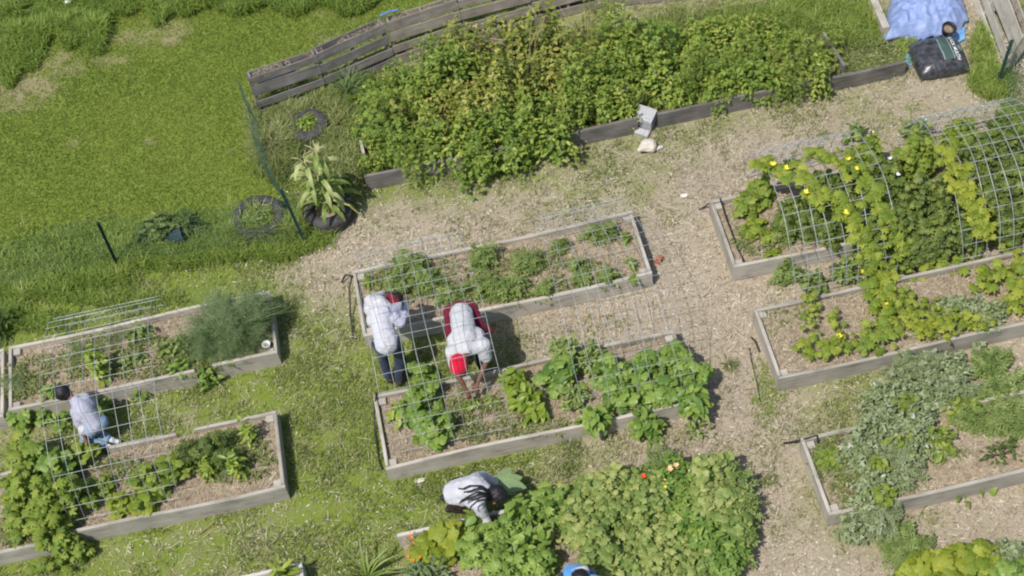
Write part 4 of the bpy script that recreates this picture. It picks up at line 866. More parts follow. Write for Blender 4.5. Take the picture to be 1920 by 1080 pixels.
for k, (px, py, rx, h, yl) in enumerate(BR):
    bed2 = px > 1200; rx *= _rb.uniform(.75, 1.12); h *= _rb.uniform(.7, 1.25); yl = yl or (860 < px < 1110 and 50 < py < 190 and _rb.random() < .3); lsz = _rb.uniform(.055, .1) * (.9 if bed2 else 1)
    where = ('back' if py < (110 if bed2 else 165) else 'front' if py > (140 if bed2 else 255) else 'middle')
    plant('bramble_bush', f"{'yellowing' if yl else 'green'} bramble bush in the {where} of the {'low bed by the tarpaulin' if bed2 else 'tall overgrown bed by the pallets'}", C(px, py, h + .12, .03), 'b', int(1000 * (rx / .4) ** 2 * (.08 / lsz) ** 1.3), rx, rx * .85, h + .12, ['tri', 'tri', 'oval', 'comp'][_rb.choice([0, 0, 1, 2, 3])], lsz, 'berry2' if yl else 'berry', seed(),
          f"{'yellowing' if yl else 'green'} bramble bushes, {where} of the {'low bed' if bed2 else 'tall bed'}", 'bush', stems=22, tint0=_rb.uniform(.26, .6), tsd=.26, up=.55, lump=.6, inner=.35, stemmat='cane')
# --- tyre planters, corner weeds

for k, (px, py, lab) in enumerate([(1000, 130, 'long bare bramble cane arching out of the yellowing middle of the tall thicket'), (1085, 95, 'pale dead cane leaning across the top of the tall thicket'), (915, 130, 'brown dead canes in a hollow of the thicket, left of its yellow middle'), (1145, 40, 'upright green shoots rising above the thicket at the top edge')]):
    rg = np.random.default_rng(seed()); m_ = MB()
    for q in range([7, 5, 12, 6][k]):
        b_ = np.array([rg.normal(0, .12), rg.normal(0, .12), .1]); a_ = rg.random() * 6.28; L_ = rg.uniform(.4, .75); le = .25 if k == 3 else .7
        m_.tube([tuple(b_), tuple(b_ + [math.cos(a_) * L_ * le * .4, math.sin(a_) * L_ * le * .4, .65 + .1 * rg.random()]), tuple(b_ + [math.cos(a_) * L_ * le, math.sin(a_) * L_ * le, .85 + .15 * rg.random()])], .007, 4, .004)
    tag(m_.build('bramble_cane', M[['drystem', 'drystem', 'cane', 'stem'][k]], None, loc=P(px, py, .45) * [1, 1, 0]), lab, 'cane')
t_ = [o for o in bpy.data.objects if o.get('label', '').startswith('large bluish feathery')][0]
rg = np.random.default_rng(8); m_ = MB()
for k in range(330):
    a_ = rg.random() * 6.28; r_ = math.sqrt(rg.random()); b_ = np.array([-.06 + math.cos(a_) * r_ * .28, math.sin(a_) * r_ * .26, 0]); d_ = np.array([math.cos(a_) * r_ + rg.normal(0, .25), math.sin(a_) * r_ * .8 + rg.normal(0, .25), 0]); L_ = rg.uniform(.3, .6)
    m_.tube([tuple(b_), tuple(b_ + d_ * L_ * .3 + [0, 0, L_ * .7]), tuple(b_ + d_ * L_ * .75 + [0, 0, L_ * .92])], .0032, 3, .0018)
m_.build('fronds', plain('frond_green', (.14, .21, .085), .6, .3, .3, 40), t_)

WEEDS = [  # survey spot, radii px, blade length, count, tint, kind
 (620, 200, 70, 40, .3, 2600, .5, 'd'), (520, 270, 45, 60, .42, 4200, .55, 'd'), (545, 228, 22, 26, .36, 700, .6, 'd'), (610, 262, 24, 14, .34, 600, .55, 'd'), (470, 440, 50, 14, .4, 1500, .6, 't'), (545, 430, 30, 22, .4, 1200, .65, 't'), (440, 415, 16, 30, .4, 700, .6, 't'), (640, 280, 40, 50, .3, 2200, .55, 'd'), (560, 170, 80, 22, .28, 1800, .55, 't'), (680, 170, 40, 30, .34, 1300, .4, 't'),
 (500, 210, 40, 22, .3, 1200, .6, 'd'), (570, 440, 50, 30, .3, 2000, .5, 't'), (520, 470, 40, 18, .26, 1500, .45, 't'), (640, 330, 30, 40, .25, 700, .5, 'd'),
 (60, 540, 90, 22, .26, 3000, .5, 't'), (180, 515, 60, 20, .26, 2200, .5, 't'), (300, 480, 90, 22, .28, 3000, .5, 't'), (420, 465, 60, 22, .28, 2300, .5, 't'), (480, 445, 40, 30, .28, 1400, .55, 't'), (350, 440, 90, 40, .2, 2600, .5, 't'), (120, 470, 110, 50, .16, 3500, .55, 't'),
 (20, 590, 40, 30, .22, 1400, .45, 't'), (215, 560, 120, 14, .18, 1600, .5, 't'), (90, 600, 60, 20, .18, 1000, .45, 't'),
 (1290, 35, 60, 18, .3, 900, .6, 'd'), (1230, 60, 50, 14, .3, 700, .5, 't'), (1420, 40, 90, 25, .32, 2000, .5, 't'), (1560, 35, 80, 35, .34, 3000, .55, 't'), (1600, 60, 50, 30, .28, 1600, .55, 't'), (1500, 15, 60, 14, .3, 1200, .6, 't'), (1640, 115, 70, 14, .12, 1200, .6, 't'),
 (1700, 85, 20, 16, .16, 500, .6, 't'), (1845, 90, 22, 40, .26, 1200, .6, 't'), (1860, 150, 40, 30, .24, 1700, .5, 't'), (1895, 230, 25, 40, .26, 1200, .45, 't'), (1850, 60, 14, 40, .2, 500, .5, 't'), (1905, 60, 20, 30, .16, 700, .6, 't'), (1640, 40, 15, 30, .2, 300, .5, 't'),
 (180, 720, 60, 12, .1, 300, .5, 't'), (1440, 730, 30, 60, .12, 500, .6, 't'), (760, 160, 60, 20, .34, 900, .5, 't'), (850, 320, 120, 12, .1, 900, .4, 't')]
def build_weeds():
    rg = np.random.default_rng(31)
    for kind, nm, mt, lab in (('t', 'rank_grass', 'tallgrass', 'rank uncut grass along the fence line and the pallets'), ('d', 'matted_weeds', 'dryweed', 'half dry matted weeds around the tyres in the fence corner')):
        X, Y, L, T0 = [], [], [], []
        for (px, py, ra, rb, l, n, t0, k) in WEEDS:
            if k != kind: continue
            a = rg.random(n) * 6.28; r = np.sqrt(rg.random(n)) * (1 + .2 * rg.standard_normal(n)); c = np.array([P(px + ra * q * math.cos(b), py + rb * q * math.sin(b), .05) for q, b in zip(r, a)])
            X.append(c[:, 0]); Y.append(c[:, 1]); L.append(l * rg.uniform(.4, 1.15, n)); T0.append(np.full(n, t0))
        x, y, l, t0 = [np.concatenate(v) for v in (X, Y, L, T0)]
        if kind == 't': keep = ~inside_beds(x, y) | (y > 13.3); x, y, l, t0 = x[keep], y[keep], l[keep], t0[keep]
        n = len(x); clump = fbm(x, y, 5, 2)
        V, T, t = blades(rg, x, y, ground_z(x, y), l * (.55 + .8 * clump), rg.uniform(.006, .013, n), np.clip(rg.normal(.68, .2, n), .2, 1.0), np.clip(t0 + .5 * (clump - .5) + .18 * rg.standard_normal(n), 0, .97))
        tag(link(nm, mesh_np(nm, V, T, t), M[mt]), lab, 'grass' if kind == 't' else 'weeds', None, 'stuff')
build_weeds()

def tyre(label, c, R_, rin, wd, rot=(0, 0, 0), fill=True):
    t = thing('tyre', label, 'tyre', c); t.rotation_euler = rot
    prof = []
    for k in range(25):                      # rounded carcass, outer tread to inner bead
        a = -math.pi / 2 + math.pi * k / 24; ca, sa = math.cos(a), math.sin(a)
        prof.append((rin + (R_ - rin) * (abs(ca) ** .55) * 1.0, wd / 2 + wd / 2 * (abs(sa) ** .75) * (1 if sa > 0 else -1)))
    inner = [(rin - .004, wd * .93), (rin - .012, wd * .86), (rin + .05, wd * .7), (rin + .06, wd * .3), (rin - .012, wd * .14), (rin - .004, wd * .07)]
    m_ = MB(); m_.lathe(prof + inner, 40, closed=True); m_.build('carcass', M['rubber'], t, smooth=True)
    m_ = MB()
    for k in range(44):
        a = k * 2 * math.pi / 44
        for zz, sk in ((wd * .28, .1), (wd * .5, -.1), (wd * .72, .1)):
            m_.box(-.011, .006, -R_ * .055, R_ * .055, -wd * .09, wd * .09, mw=Matrix.Rotation(a, 4, 'Z') @ Matrix.Translation((R_ - .004 - (.006 if zz != wd * .5 else 0), 0, zz)) @ Matrix.Rotation(sk, 4, 'X'), bev=0)
    m_.build('tread', M['rubber'], t)
    if fill:
        n = 24; V = [(0, 0, wd * .72)]; T = []
        for k in range(n): a = k * 2 * math.pi / n; V += [((rin * .6) * math.cos(a), (rin * .6) * math.sin(a), wd * .7 + .01 * math.sin(k * 3)), ((rin + .03) * math.cos(a), (rin + .03) * math.sin(a), wd * .62)]
        for k in range(n): a = 1 + 2 * k; b = 1 + 2 * ((k + 1) % n); T += [(0, a, b), (a, a + 1, b + 1), (a, b + 1, b)]
        link('soil', mesh_np('soil', V, T, smooth=True), M['soil'], t)
    return t
c1 = P(579, 237, .11); c1[2] = .0
tyre('worn grey tyre planter with bright green leaves, below the corner pallet', c1, .28, .155, .2, (.05, -.06, 0))
plant('herb_plant', 'bright green herb growing in the tyre below the corner pallet', c1 + [0, 0, .13], 'b', 150, .15, .15, .12, 'oval', .06, 'pepper', seed(), None, stems=5, tint0=.45)
c2 = P(487, 412, .1); c2[2] = 0
tyre('large faded tyre planter full of grass behind the wire fence', c2, .36, .23, .22, (.03, .02, 0))
straps('grass_clump', 'clump of bright grass growing in the large faded tyre', c2 + [0, 0, .14], 150, .26, .014, 'tallgrass', seed(), None, 'grass', .8, .6, .02, .1)
plant('weed_plant', 'leafy weed in the middle of the large faded tyre', c2 + [0, 0, .14], 'b', 90, .2, .2, .18, 'long', .09, 'mint', seed(), None, stems=4, tint0=.5)
c3 = P(615, 398, .1); c3[2] = 0
tyre('black tyre planter under the tall corn, its smooth tread lit by the sun', c3, .33, .19, .24, (.04, .03, 0))
for (dx, dy, H_, lab) in [(-.12, .05, .9, 'tall pale corn plant at the left of the tyre under the corner post'), (.06, .09, 1.0, 'tallest pale corn plant with a branching tassel above the black tyre'), (.02, -.08, .75, 'corn plant at the front of the black tyre, its yellow leaf bent to the mulch')]:
    rg = np.random.default_rng(seed()); b = c3 + [dx, dy, .14]; t = thing('corn_plant', lab, 'corn', b, 0, 'corn plants in the black tyre')
    m_ = MB(); m_.tube([(0, 0, 0), (.02, .01, H_ * .5), (.03 * math.sin(dx * 30), .02, H_)], .016, 6, .008); m_.build('stalk', M['stem'], t)
    Vs, Ts, ts, o = [], [], [], 0
    for k in range(17):
        z = H_ * (.06 + .92 * k / 16); a = k * 2.6 + rg.normal(0, .3); L = rg.uniform(.4, .62) * (1 - .25 * k / 16); w_ = .066; seg = 8; el = rg.uniform(.75, 1.15); dv = np.array([math.cos(a), math.sin(a), 0]); sv = np.array([-math.sin(a), math.cos(a), 0]); p = np.array([.02, .01, z])
        tw = rg.normal(0, .5)
        for q in range(seg + 1):
            f_ = q / seg; ww = w_ * math.sin(math.pi * (.12 + .86 * f_)) ** .6; s2 = sv * math.cos(tw * f_) + np.array([0, 0, 1]) * math.sin(tw * f_)
            Vs += [p - s2 * ww / 2 + np.array([0, 0, ww * .2]), p.copy(), p + s2 * ww / 2 + np.array([0, 0, ww * .2])]; p = p + (dv * math.cos(el) + np.array([0, 0, math.sin(el)])) * L / seg; el -= rg.uniform(.25, .42)
        for q in range(seg): i = o + 3 * q; Ts += [(i, i + 1, i + 4), (i, i + 4, i + 3), (i + 1, i + 2, i + 5), (i + 1, i + 5, i + 4)]
        ts += [np.clip(.45 + .25 * rg.standard_normal() + .2 * k / 16, 0, 1)] * (3 * seg + 3); o += 3 * seg + 3
    V = np.array(Vs); V[:, 2] = np.maximum(V[:, 2], -.1)
    link('leaves', mesh_np('leaves', V, np.array(Ts), ts, smooth=True), M['corn'], t)
    m_ = MB()
    for k in range(7): a = k * .9 + rg.random(); m_.tube([(.03 * math.sin(dx * 30), .02, H_), (.06 * math.cos(a), .06 * math.sin(a), H_ + .1), (.15 * math.cos(a), .15 * math.sin(a), H_ + .1)], .006, 4, .003)
    m_.build('tassel', plain('tassel', (.55, .5, .28), .8, .2, .2), t)
m_ = MB(); q0, q1 = P(668, 395, .25), P(700, 410, .02)
m_.tube([P(625, 375, .4), P(655, 385, .3), P(675, 402, .1), P(682, 408, .02)], .014, 6, .008)
tag(m_.build('bent_corn_stalk', M['corn'] if False else plain('yellow_stalk', (.42, .4, .12), .7, .3, .25), None), 'yellow bent corn stalk hanging from the tyre down to the mulch', 'corn')

# cinder block: two cores, on its side
t = thing('cinder_block', 'grey concrete block lying tilted in the gap between the bramble beds', 'block', P(1209, 222, .1) * [1, 1, 0], -.75); t.rotation_euler = (.15, .1, -.62)
cm_ = plain('concrete', (.4, .4, .41), .9, .2, .3, 40, 0, .5)
m_ = MB(); L_, W_, H_, c_ = .26, .22, .22, .035
for (y0, y1, z0, z1) in [(0, W_, 0, c_), (0, W_, H_ - c_, H_), (0, c_, c_, H_ - c_), (W_ - c_, W_, c_, H_ - c_)]: m_.box(-L_ / 2, L_ / 2, y0 - W_ / 2, y1 - W_ / 2, z0 + .03, z1 + .03, bev=.004)
m_.box(-.03, .03, -W_ / 2 + c_ + .001, W_ / 2 - c_ - .001, c_ + .031, H_ - c_ + .029, bev=0)
m_.build('block', cm_, t)
m_ = MB(); m_.box(-.1, .1, -.06, .04, 0, .09, bev=.012); m_.build('broken_corner', cm_, t, mw=Matrix.Translation((.03, -.17, .0)))
def rock(name, label, cat, c, s, col, sd_, sub=3, facet=.25, rz=0):
    bm = bmesh.new(); bmesh.ops.create_icosphere(bm, subdivisions=sub, radius=1); rg = np.random.default_rng(sd_)
    pl = rg.standard_normal((9, 3)); pl /= np.linalg.norm(pl, axis=1, keepdims=True)
    for v in bm.verts:
        p = np.array(v.co); m__ = (pl @ p); q = p.copy()
        for n_, d_ in zip(pl, m__):
            if d_ > 1 - facet: q -= n_ * (d_ - (1 - facet)) * .95
        v.co = Vector(q * np.array(s) * (1 + .03 * rg.standard_normal()))
    me = bpy.data.meshes.new(name); bm.to_mesh(me); bm.free()
    o = link(name, me, col, None, loc=c); o.rotation_euler = (0, 0, rz); return tag(o, label, cat)
cr = P(1212, 275, .08); cr[2] = .07
rock('stone', 'pale cream rock lying on grass in front of the concrete block', 'rock', cr, (.15, .12, .1), plain('pale_stone', (.58, .53, .45), .85, .2, .2, 12, 0, .4), 5, 3, .35, .4)
rock('stone_flake', 'small pale stone flake at the right of the cream rock', 'rock', P(1236, 278, .02), (.07, .035, .03), plain('pale_flake', (.6, .56, .5), .85, .2, .2), 8, 2, .3, .4)
m_ = MB(); m_.box(-.075, .05, -.05, .05, 0, .06, bev=.012); bk = m_.build('brick', plain('red_brick', (.36, .13, .075), .9, .2, .3, 25, 0, .3), None, loc=P(1236, 485, .03) * [1, 1, 0]); bk.rotation_euler = (.08, .05, .75)
tag(bk, 'broken red brick on the mulch by the right board of the middle upper bed', 'brick')
for v in bk.data.vertices:
    if v.co.x > .02: v.co.y *= .62
rock('litter', 'scrap of pale litter on the mulch above the right upper bed', 'litter', P(1283, 366, .02), (.05, .035, .015), plain('pale_litter', (.62, .6, .57), .7, .3, .1), 9, 2)
rock('litter', 'white scrap of litter lying in the tall grass at the far left corner', 'litter', P(126, 4, .12), (.06, .04, .03), M['white'], 10, 2)
rock('litter', 'pale scrap on the grass left of the woman with braids', 'litter', P(787, 901, .02), (.07, .035, .015), plain('pale_scrap', (.6, .57, .5), .7, .3, .15), 11, 2)
# cup
t = thing('cup', 'white plastic cup standing in the corner of the left upper bed', 'cup', P(502, 653, .24) * [1, 1, 0] + [0, 0, .2])
m_ = MB(); m_.lathe([(.036, 0), (.048, .13), (.052, .132), (.052, .138), (.045, .138), (.034, .006)], 24, closed=True); m_.build('wall', plain('white_plastic', (.72, .72, .68), .5, .4, .05), t, smooth=True)
m_ = MB(); m_.lathe([(.034, .004), (.034, .008)], 24); m_.build('bottom', plain('cup_shade', (.7, .7, .66), .5, .4, .05), t)
# hoses
def hose(label, pts, r=.011):
    m_ = MB(); m_.tube(pts, r, 7); return tag(m_.build('drip_hose', M['hose'], None, smooth=True), label, 'hose')
hose('black drip hose looped at the left end of the middle upper bed', [P(640, 530, .02), P(648, 515, .1), P(660, 517, .3), P(655, 540, .2), P(657, 590, .05), P(662, 635, .02)])
hose('black drip hose down the left board of the middle lower bed', [P(706, 735, .31), P(704, 750, .28), P(702, 775, .1), P(703, 810, .03), P(712, 870, .02), P(716, 880, .02)])
hose('black drip hose on the mulch left of the right bed end board', [P(1408, 632, .03), P(1416, 640, .04), P(1424, 660, .03)])
hose('thin black drip hose curving down the mulch below the right bed', [P(1405, 652, .02), P(1412, 690, .02), P(1420, 720, .02), P(1427, 760, .02)], .006)
hose('black drip hose joining the corner of the lower right bed', [P(1470, 831, .02), P(1490, 828, .1), P(1512, 822, .3), P(1532, 816, .3), P(1534, 840, .22)])
hose('short black hose poking out by the end board of the right upper bed', [P(1310, 393, .02), P(1322, 387, .05), P(1334, 378, .2)], .009)
hose('black drip hose inside the end board of the right upper bed', [P(1350, 372, .3), P(1362, 410, .26), P(1385, 470, .24), P(1395, 490, .22)], .009)
hose('black drip hose along the left end of the left lower bed', [P(150, 870, .3), P(155, 900, .3), P(150, 930, .26)], .012)
# side plank of bramble bed and loose planks
def plank(label, p0, p1, h, th, mat, z=0, tilt=0):
    p0, p1 = np.array(p0), np.array(p1); L = np.linalg.norm((p1 - p0)[:2]); o = link('plank', board_mesh(L, th, h, int(p0[0] * 100) % 97), M[mat], None, mw=Matrix.Translation((p0[0], p0[1], z)) @ Matrix.Rotation(math.atan2(p1[1] - p0[1], p1[0] - p0[0]), 4, 'Z') @ Matrix.Rotation(tilt, 4, 'X'))
    return tag(o, label, 'plank')
plank('narrow pale plank standing in weeds left of the tall bramble bed', P(682, 292, .1), P(672, 245, .1), .16, .04, 'wood')
plank('grey plank at the left side of the blue tarpaulin', P(1662, 62, .1), P(1636, 0, .1), .2, .1, 'wood')
plank('short dark plank half buried inside the low bramble bed', P(1585, 128, .15), P(1545, 65, .15), .16, .04, 'darkwood', .05)
plank('brown plank end at the right edge behind the green post', P(1905, 57, .1), P(1960, 57, .1), .12, .04, 'palletwood')
plank('fallen grey plank leaning among brambles near the tall shoots', P(945, 75, .7), P(905, 68, .7), .09, .03, 'palletwood', .62)
# paver, chip pile
m_ = MB(); m_.box(-.13, .13, -.1, .1, 0, .06, bev=.01); pv = m_.build('paver', plain('white_paver', (.55, .55, .53), .85, .2, .12, 20), None, loc=P(1885, 13, .03) * [1, 1, 0]); pv.rotation_euler = (0, 0, -.5)
tag(pv, 'pale concrete paver lying in the weeds behind the end pallet', 'paver')
rg = np.random.default_rng(77); n = 1500; cc = P(1912, 95, .05); rr = np.sqrt(rg.random(n)) * .42; aa = rg.random(n) * 6.28; x = rr * np.cos(aa) * .8; y = rr * np.sin(aa)
V, T = chip_mesh(rg, x, y, np.maximum(0, .16 * (1 - (rr / .42) ** 2)), .03, .08, .05)
tag(link('chip_pile', mesh_np('chip_pile', V, T, np.repeat(np.clip(.72 + .2 * rg.standard_normal(n), 0, 1), 4)), M['chips'], None, loc=cc * [1, 1, 0]), 'heap of pale wood chips at the right edge behind the green post', 'wood chips', None, 'stuff')

# blue tarpaulin over a heap
def tarp(name, label, poly, zc, hgt, sd_, col, rough, step=.016, edge=.06, crease=1.0):
    pw = [P(a, b, .12)[:2] for a, b in poly]; pw = np.array(pw); x0, y0 = pw.min(0); x1, y1 = pw.max(0); c = pw.mean(0)
    xs = np.arange(x0, x1 + step, step); ys = np.arange(y0, y1 + step, step); X, Y = np.meshgrid(xs, ys)
    def inside(x, y):
        r = np.zeros(x.shape, bool); j = len(pw) - 1
        for i in range(len(pw)):
            a, b = pw[i], pw[j]; r ^= ((a[1] > y) != (b[1] > y)) & (x < (b[0] - a[0]) * (y - a[1]) / (b[1] - a[1] + 1e-12) + a[0]); j = i
        return r
    def dist(x, y):
        d = np.full(x.shape, 9.)
        for i in range(len(pw)):
            a, b = pw[i - 1], pw[i]; ab = b - a; t_ = np.clip(((x - a[0]) * ab[0] + (y - a[1]) * ab[1]) / (ab @ ab), 0, 1); d = np.minimum(d, np.hypot(x - a[0] - t_ * ab[0], y - a[1] - t_ * ab[1]))
        return d
    D = dist(X, Y); rid = lambda s, o: 1 - np.abs(2 * fbm(X + o, Y - o, s, 3) - 1)
    Zt = hgt * np.minimum(1, (D / .45)) ** .6 * (.75 + .5 * fbm(X, Y, 1.4, 2)) + np.minimum(1, D / .2) * crease * (.075 * rid(1.9, 3.1) ** 5 + .06 * rid(3.6, 9.2) ** 6 + .03 * rid(8, 1.7) ** 5 + .012 * rid(17, 4.2) ** 3) - .02
    Zt = np.maximum(Zt, .015)
    ins = inside(X + .012 * crease * np.sin(Y * 13), Y + .012 * crease * np.sin(X * 11)); idx = np.arange(X.size).reshape(X.shape); q = ins[:-1, :-1] & ins[1:, :-1] & ins[:-1, 1:] & ins[1:, 1:]
    T = np.stack([idx[:-1, :-1][q], idx[:-1, 1:][q], idx[1:, 1:][q], idx[1:, :-1][q]], -1); used = np.unique(T); mp = np.zeros(X.size, int); mp[used] = np.arange(len(used))
    V = np.stack([X.ravel() - c[0], Y.ravel() - c[1], Zt.ravel()], -1)[used]
    m__, nt, b = newmat(name); nn = noise(nt, coords(nt), 7, 5); 
    nt.links.new(ramp(nt, nn, [(.3, col[0]), (.55, col[1]), (.75, col[2])]), b.inputs['Base Color']); b.inputs['Roughness'].default_value = rough; b.inputs['Specular IOR Level'].default_value = .4; bump(nt, b, noise(nt, coords(nt), 26, 5, .7, 2.5), .6, .015)
    o = link(name, mesh_np(name, V, mp[T], smooth=True), m__, None, loc=(c[0], c[1], .02)); s_ = o.modifiers.new('thickness', 'SOLIDIFY'); s_.thickness = .004
    return tag(o, label, 'tarpaulin')
tarp('tarpaulin', 'crumpled blue tarpaulin spread over a heap in the upper right corner', [(1672, -50), (1668, 0), (1655, 50), (1658, 72), (1690, 66), (1740, 66), (1775, 62), (1800, 56), (1812, 36), (1822, 34), (1812, 5), (1800, -50)], 0, .3, 5, [(.17, .24, .46), (.25, .33, .56), (.38, .46, .66)], .4)
tarp('tarpaulin_corner', 'bright blue corner of sheeting sticking out left of the mulch bag', [(1696, 78), (1702, 70), (1716, 84), (1712, 118), (1700, 110)], 0, .06, 6, [(.1, .26, .55), (.15, .34, .62), (.22, .44, .7)], .5, .012, .06, .25)
tarp('tarpaulin_corner', 'lighter blue flap of sheeting below the small black pot', [(1788, 45), (1812, 40), (1812, 64), (1800, 72), (1786, 66)], 0, .12, 7, [(.1, .28, .55), (.16, .36, .62), (.24, .45, .7)], .5, .012, .06, .25)
# small pot of dry soil
t = thing('plant_pot', 'small round black pot with dry soil on the edge of the tarpaulin', 'pot', P(1776, 55, .3) * [1, 1, 0] + [0, 0, .24]); t.rotation_euler = (.25, .1, 0)
m_ = MB(); m_.lathe([(.07, 0), (.09, .1), (.1, .11), (.1, .125), (.082, .125), (.075, .09), (.06, .02)], 28, closed=True); m_.build('rim', M['hose'], t, smooth=True)
m_ = MB(); m_.lathe([(.001, .085), (.078, .08), (.07, .06), (.001, .06)], 24, closed=True); m_.build('soil', M['soil'], t, smooth=True)
# mulch bag: pillow with printed face
bc = P(1760, 106, .1); bagc = np.array([bc[0], bc[1], .03])
ax = P(1808, 95, .12) - P(1712, 112, .12); bag_rz = math.atan2(ax[1], ax[0]); LB, WB, HB = .7, .66, .2
t = thing('mulch_bag', 'black plastic bag of mulch with a green printed panel, lying by the blue tarpaulin', 'bag', bagc, bag_rz)
nx, ny = 56, 40; u = np.linspace(-1, 1, nx); v = np.linspace(-1, 1, ny); U, W2 = np.meshgrid(u, v)
def bag_z(U, W2): 
    base = HB * np.clip((1 - np.abs(U) ** 3.2) * (1 - np.abs(W2) ** 3.0), 0, 1) ** .42
    return base * (.93 + .12 * fbm(U * 2 + 5, W2 * 2, 1.3, 3)) + .01 * (1 - np.abs(2 * fbm(U * 3, W2 * 2 + 4, 2.2, 2) - 1)) * (base > .02)
top = np.stack([U * LB / 2 * (1 - .04 * W2 ** 2), W2 * WB / 2 * (1 - .05 * U ** 2), bag_z(U, W2) + .012], -1).reshape(-1, 3); bot = np.stack([U * LB / 2 * (1 - .04 * W2 ** 2), W2 * WB / 2 * (1 - .05 * U ** 2), 0 * U], -1).reshape(-1, 3)
idx = np.arange(nx * ny).reshape(ny, nx); q = lambda I, rev: (np.stack([I[:-1, :-1].ravel(), I[:-1, 1:].ravel(), I[1:, 1:].ravel(), I[1:, :-1].ravel()], -1) if not rev else np.stack([I[:-1, :-1].ravel(), I[1:, :-1].ravel(), I[1:, 1:].ravel(), I[:-1, 1:].ravel()], -1))
rim = np.concatenate([idx[0, :], idx[1:, -1], idx[-1, -2::-1], idx[-2:0:-1, 0]]); rn = np.roll(rim, -1); N_ = nx * ny
T = np.concatenate([q(idx, False), q(idx + N_, True), np.stack([rim + N_, rn + N_, rn, rim], -1)])
bagm = plain('black_bag_plastic', (.045, .046, .05), .3, .6, .8, 16, 0, .5)
link('bag_skin', mesh_np('bag_skin', np.concatenate([top, bot]), T, smooth=True), bagm, t)
def on_bag(x, y, up=.004):
    return bag_z(np.array([x / (LB / 2)]), np.array([y / (WB / 2)]))[0] + .012 + up
def bag_patch(name, x0, x1, y0, y1, mat, up):
    nx_, ny_ = 14, 14; X, Y = np.meshgrid(np.linspace(x0, x1, nx_), np.linspace(y0, y1, ny_)); Z_ = bag_z(X / (LB / 2), Y / (WB / 2)) + .012 + up; I = np.arange(nx_ * ny_).reshape(ny_, nx_)
    return link(name, mesh_np(name, np.stack([X.ravel(), Y.ravel(), Z_.ravel()], -1), q(I, False), smooth=True), mat, t)
prt = plain('green_print', (.06, .1, .085), .45, .4, .15); bag_patch('printed_panel', .02, .135, -.2, .2, prt, .004)
bag_patch('print_stripe', .0, .016, -.2, .2, plain('grey_green_print', (.22, .3, .26), .45, .4, .1), .005); bag_patch('print_stripe', .139, .15, -.2, .2, plain('pale_print', (.3, .38, .34), .45, .4, .1), .005)
bm = bmesh.new(); bmesh.ops.create_circle(bm, cap_ends=True, radius=1, segments=28)
me = bpy.data.meshes.new('badge'); bm.to_mesh(me); bm.free()
for v_ in me.vertices: x, y = 0.275 + v_.co.x * .028, 0.0 + v_.co.y * .06; v_.co = (x, y, on_bag(x, y))
link('badge', me, plain('badge_green', (.16, .26, .2), .5, .4, .1), t)
def lettering(txt, cx, cy, size, mat, name='lettering'):
    cu = bpy.data.curves.new('t', 'FONT'); cu.body = txt; cu.size = size; cu.align_x = 'CENTER'; cu.align_y = 'CENTER'; cu.offset = size * .025; cu.resolution_u = 3
    o = bpy.data.objects.new('t', cu); COL.objects.link(o); dg = bpy.context.evaluated_depsgraph_get(); me = bpy.data.meshes.new_from_object(o.evaluated_get(dg)); bpy.data.objects.remove(o); bpy.data.curves.remove(cu); me.name = name
    bm = bmesh.new(); bm.from_mesh(me); bmesh.ops.subdivide_edges(bm, edges=[e for e in bm.edges if e.calc_length() > .03], cuts=2); bmesh.ops.triangulate(bm, faces=bm.faces[:]); bm.to_mesh(me); bm.free(); me.materials.clear()
    for v_ in me.vertices:
        x, y = cx + v_.co.y, cy - v_.co.x; v_.co = (x, y, on_bag(x, y, .006))
    return link(name, me, mat, t)
wp = plain('white_print', (.7, .72, .72), .5, .4, .05)
lettering('BLACK MULCH', .195, 0, .068, wp)
# misc: dark thing behind fence
plant('leafy_bush', 'dark leafy weed bush behind the wire fence, right of the left post', C(295, 430, .35, 0), 'b', 260, .34, .22, .36, 'oval', .12, 'tomato', seed(), None, 'bush', stems=8, tint0=.6)
plant('leafy_bush', 'low dark weed behind the fence between the bush and the large tyre', C(345, 420, .3, 0), 'b', 170, .24, .2, .3, 'long', .13, 'tomato', seed(), None, 'bush', stems=8, tint0=.35)
m_ = MB(); m_.lathe([(.09, 0), (.12, .2), (.125, .2), (.115, .21), (.1, .19), (.08, .01)], 24, closed=True, mw=Matrix.Translation(tuple(P(318, 448, .08))) @ Matrix.Rotation(1.35, 4, 'Y'))
tag(m_.build('bucket', plain('grey_blue_plastic', (.05, .085, .1), .5, .4, .2), None, smooth=True), 'dull blue bucket lying in weeds behind the wire fence', 'bucket')

BW = [(930, 520, 240, 50, 1600), (760, 530, 80, 40, 700), (900, 790, 130, 40, 1300), (830, 760, 60, 40, 300), (1010, 800, 60, 20, 250), (300, 685, 120, 30, 1500), (110, 690, 80, 25, 500), (30, 720, 50, 30, 700), (380, 680, 60, 20, 700), (240, 650, 120, 20, 700), (440, 860, 80, 50, 1100), (250, 880, 80, 20, 300), (40, 1000, 60, 30, 400),
      (1570, 870, 50, 50, 900), (1590, 930, 40, 40, 600), (1750, 850, 60, 20, 250), (1740, 600, 120, 40, 600), (1480, 600, 60, 30, 120), (1430, 450, 60, 30, 500), (1600, 90, 90, 40, 1500), (1640, 110, 60, 15, 900), (1250, 70, 120, 30, 900), (1420, 60, 160, 40, 1600), (1060, 1000, 60, 40, 200)]
rg = np.random.default_rng(55); XX = []
for (px, py, ra, rb, n) in BW:
    a_ = rg.random(n) * 6.28; r_ = np.sqrt(rg.random(n)); XX.append(np.stack([px + ra * r_ * np.cos(a_), py + rb * r_ * np.sin(a_)], -1))
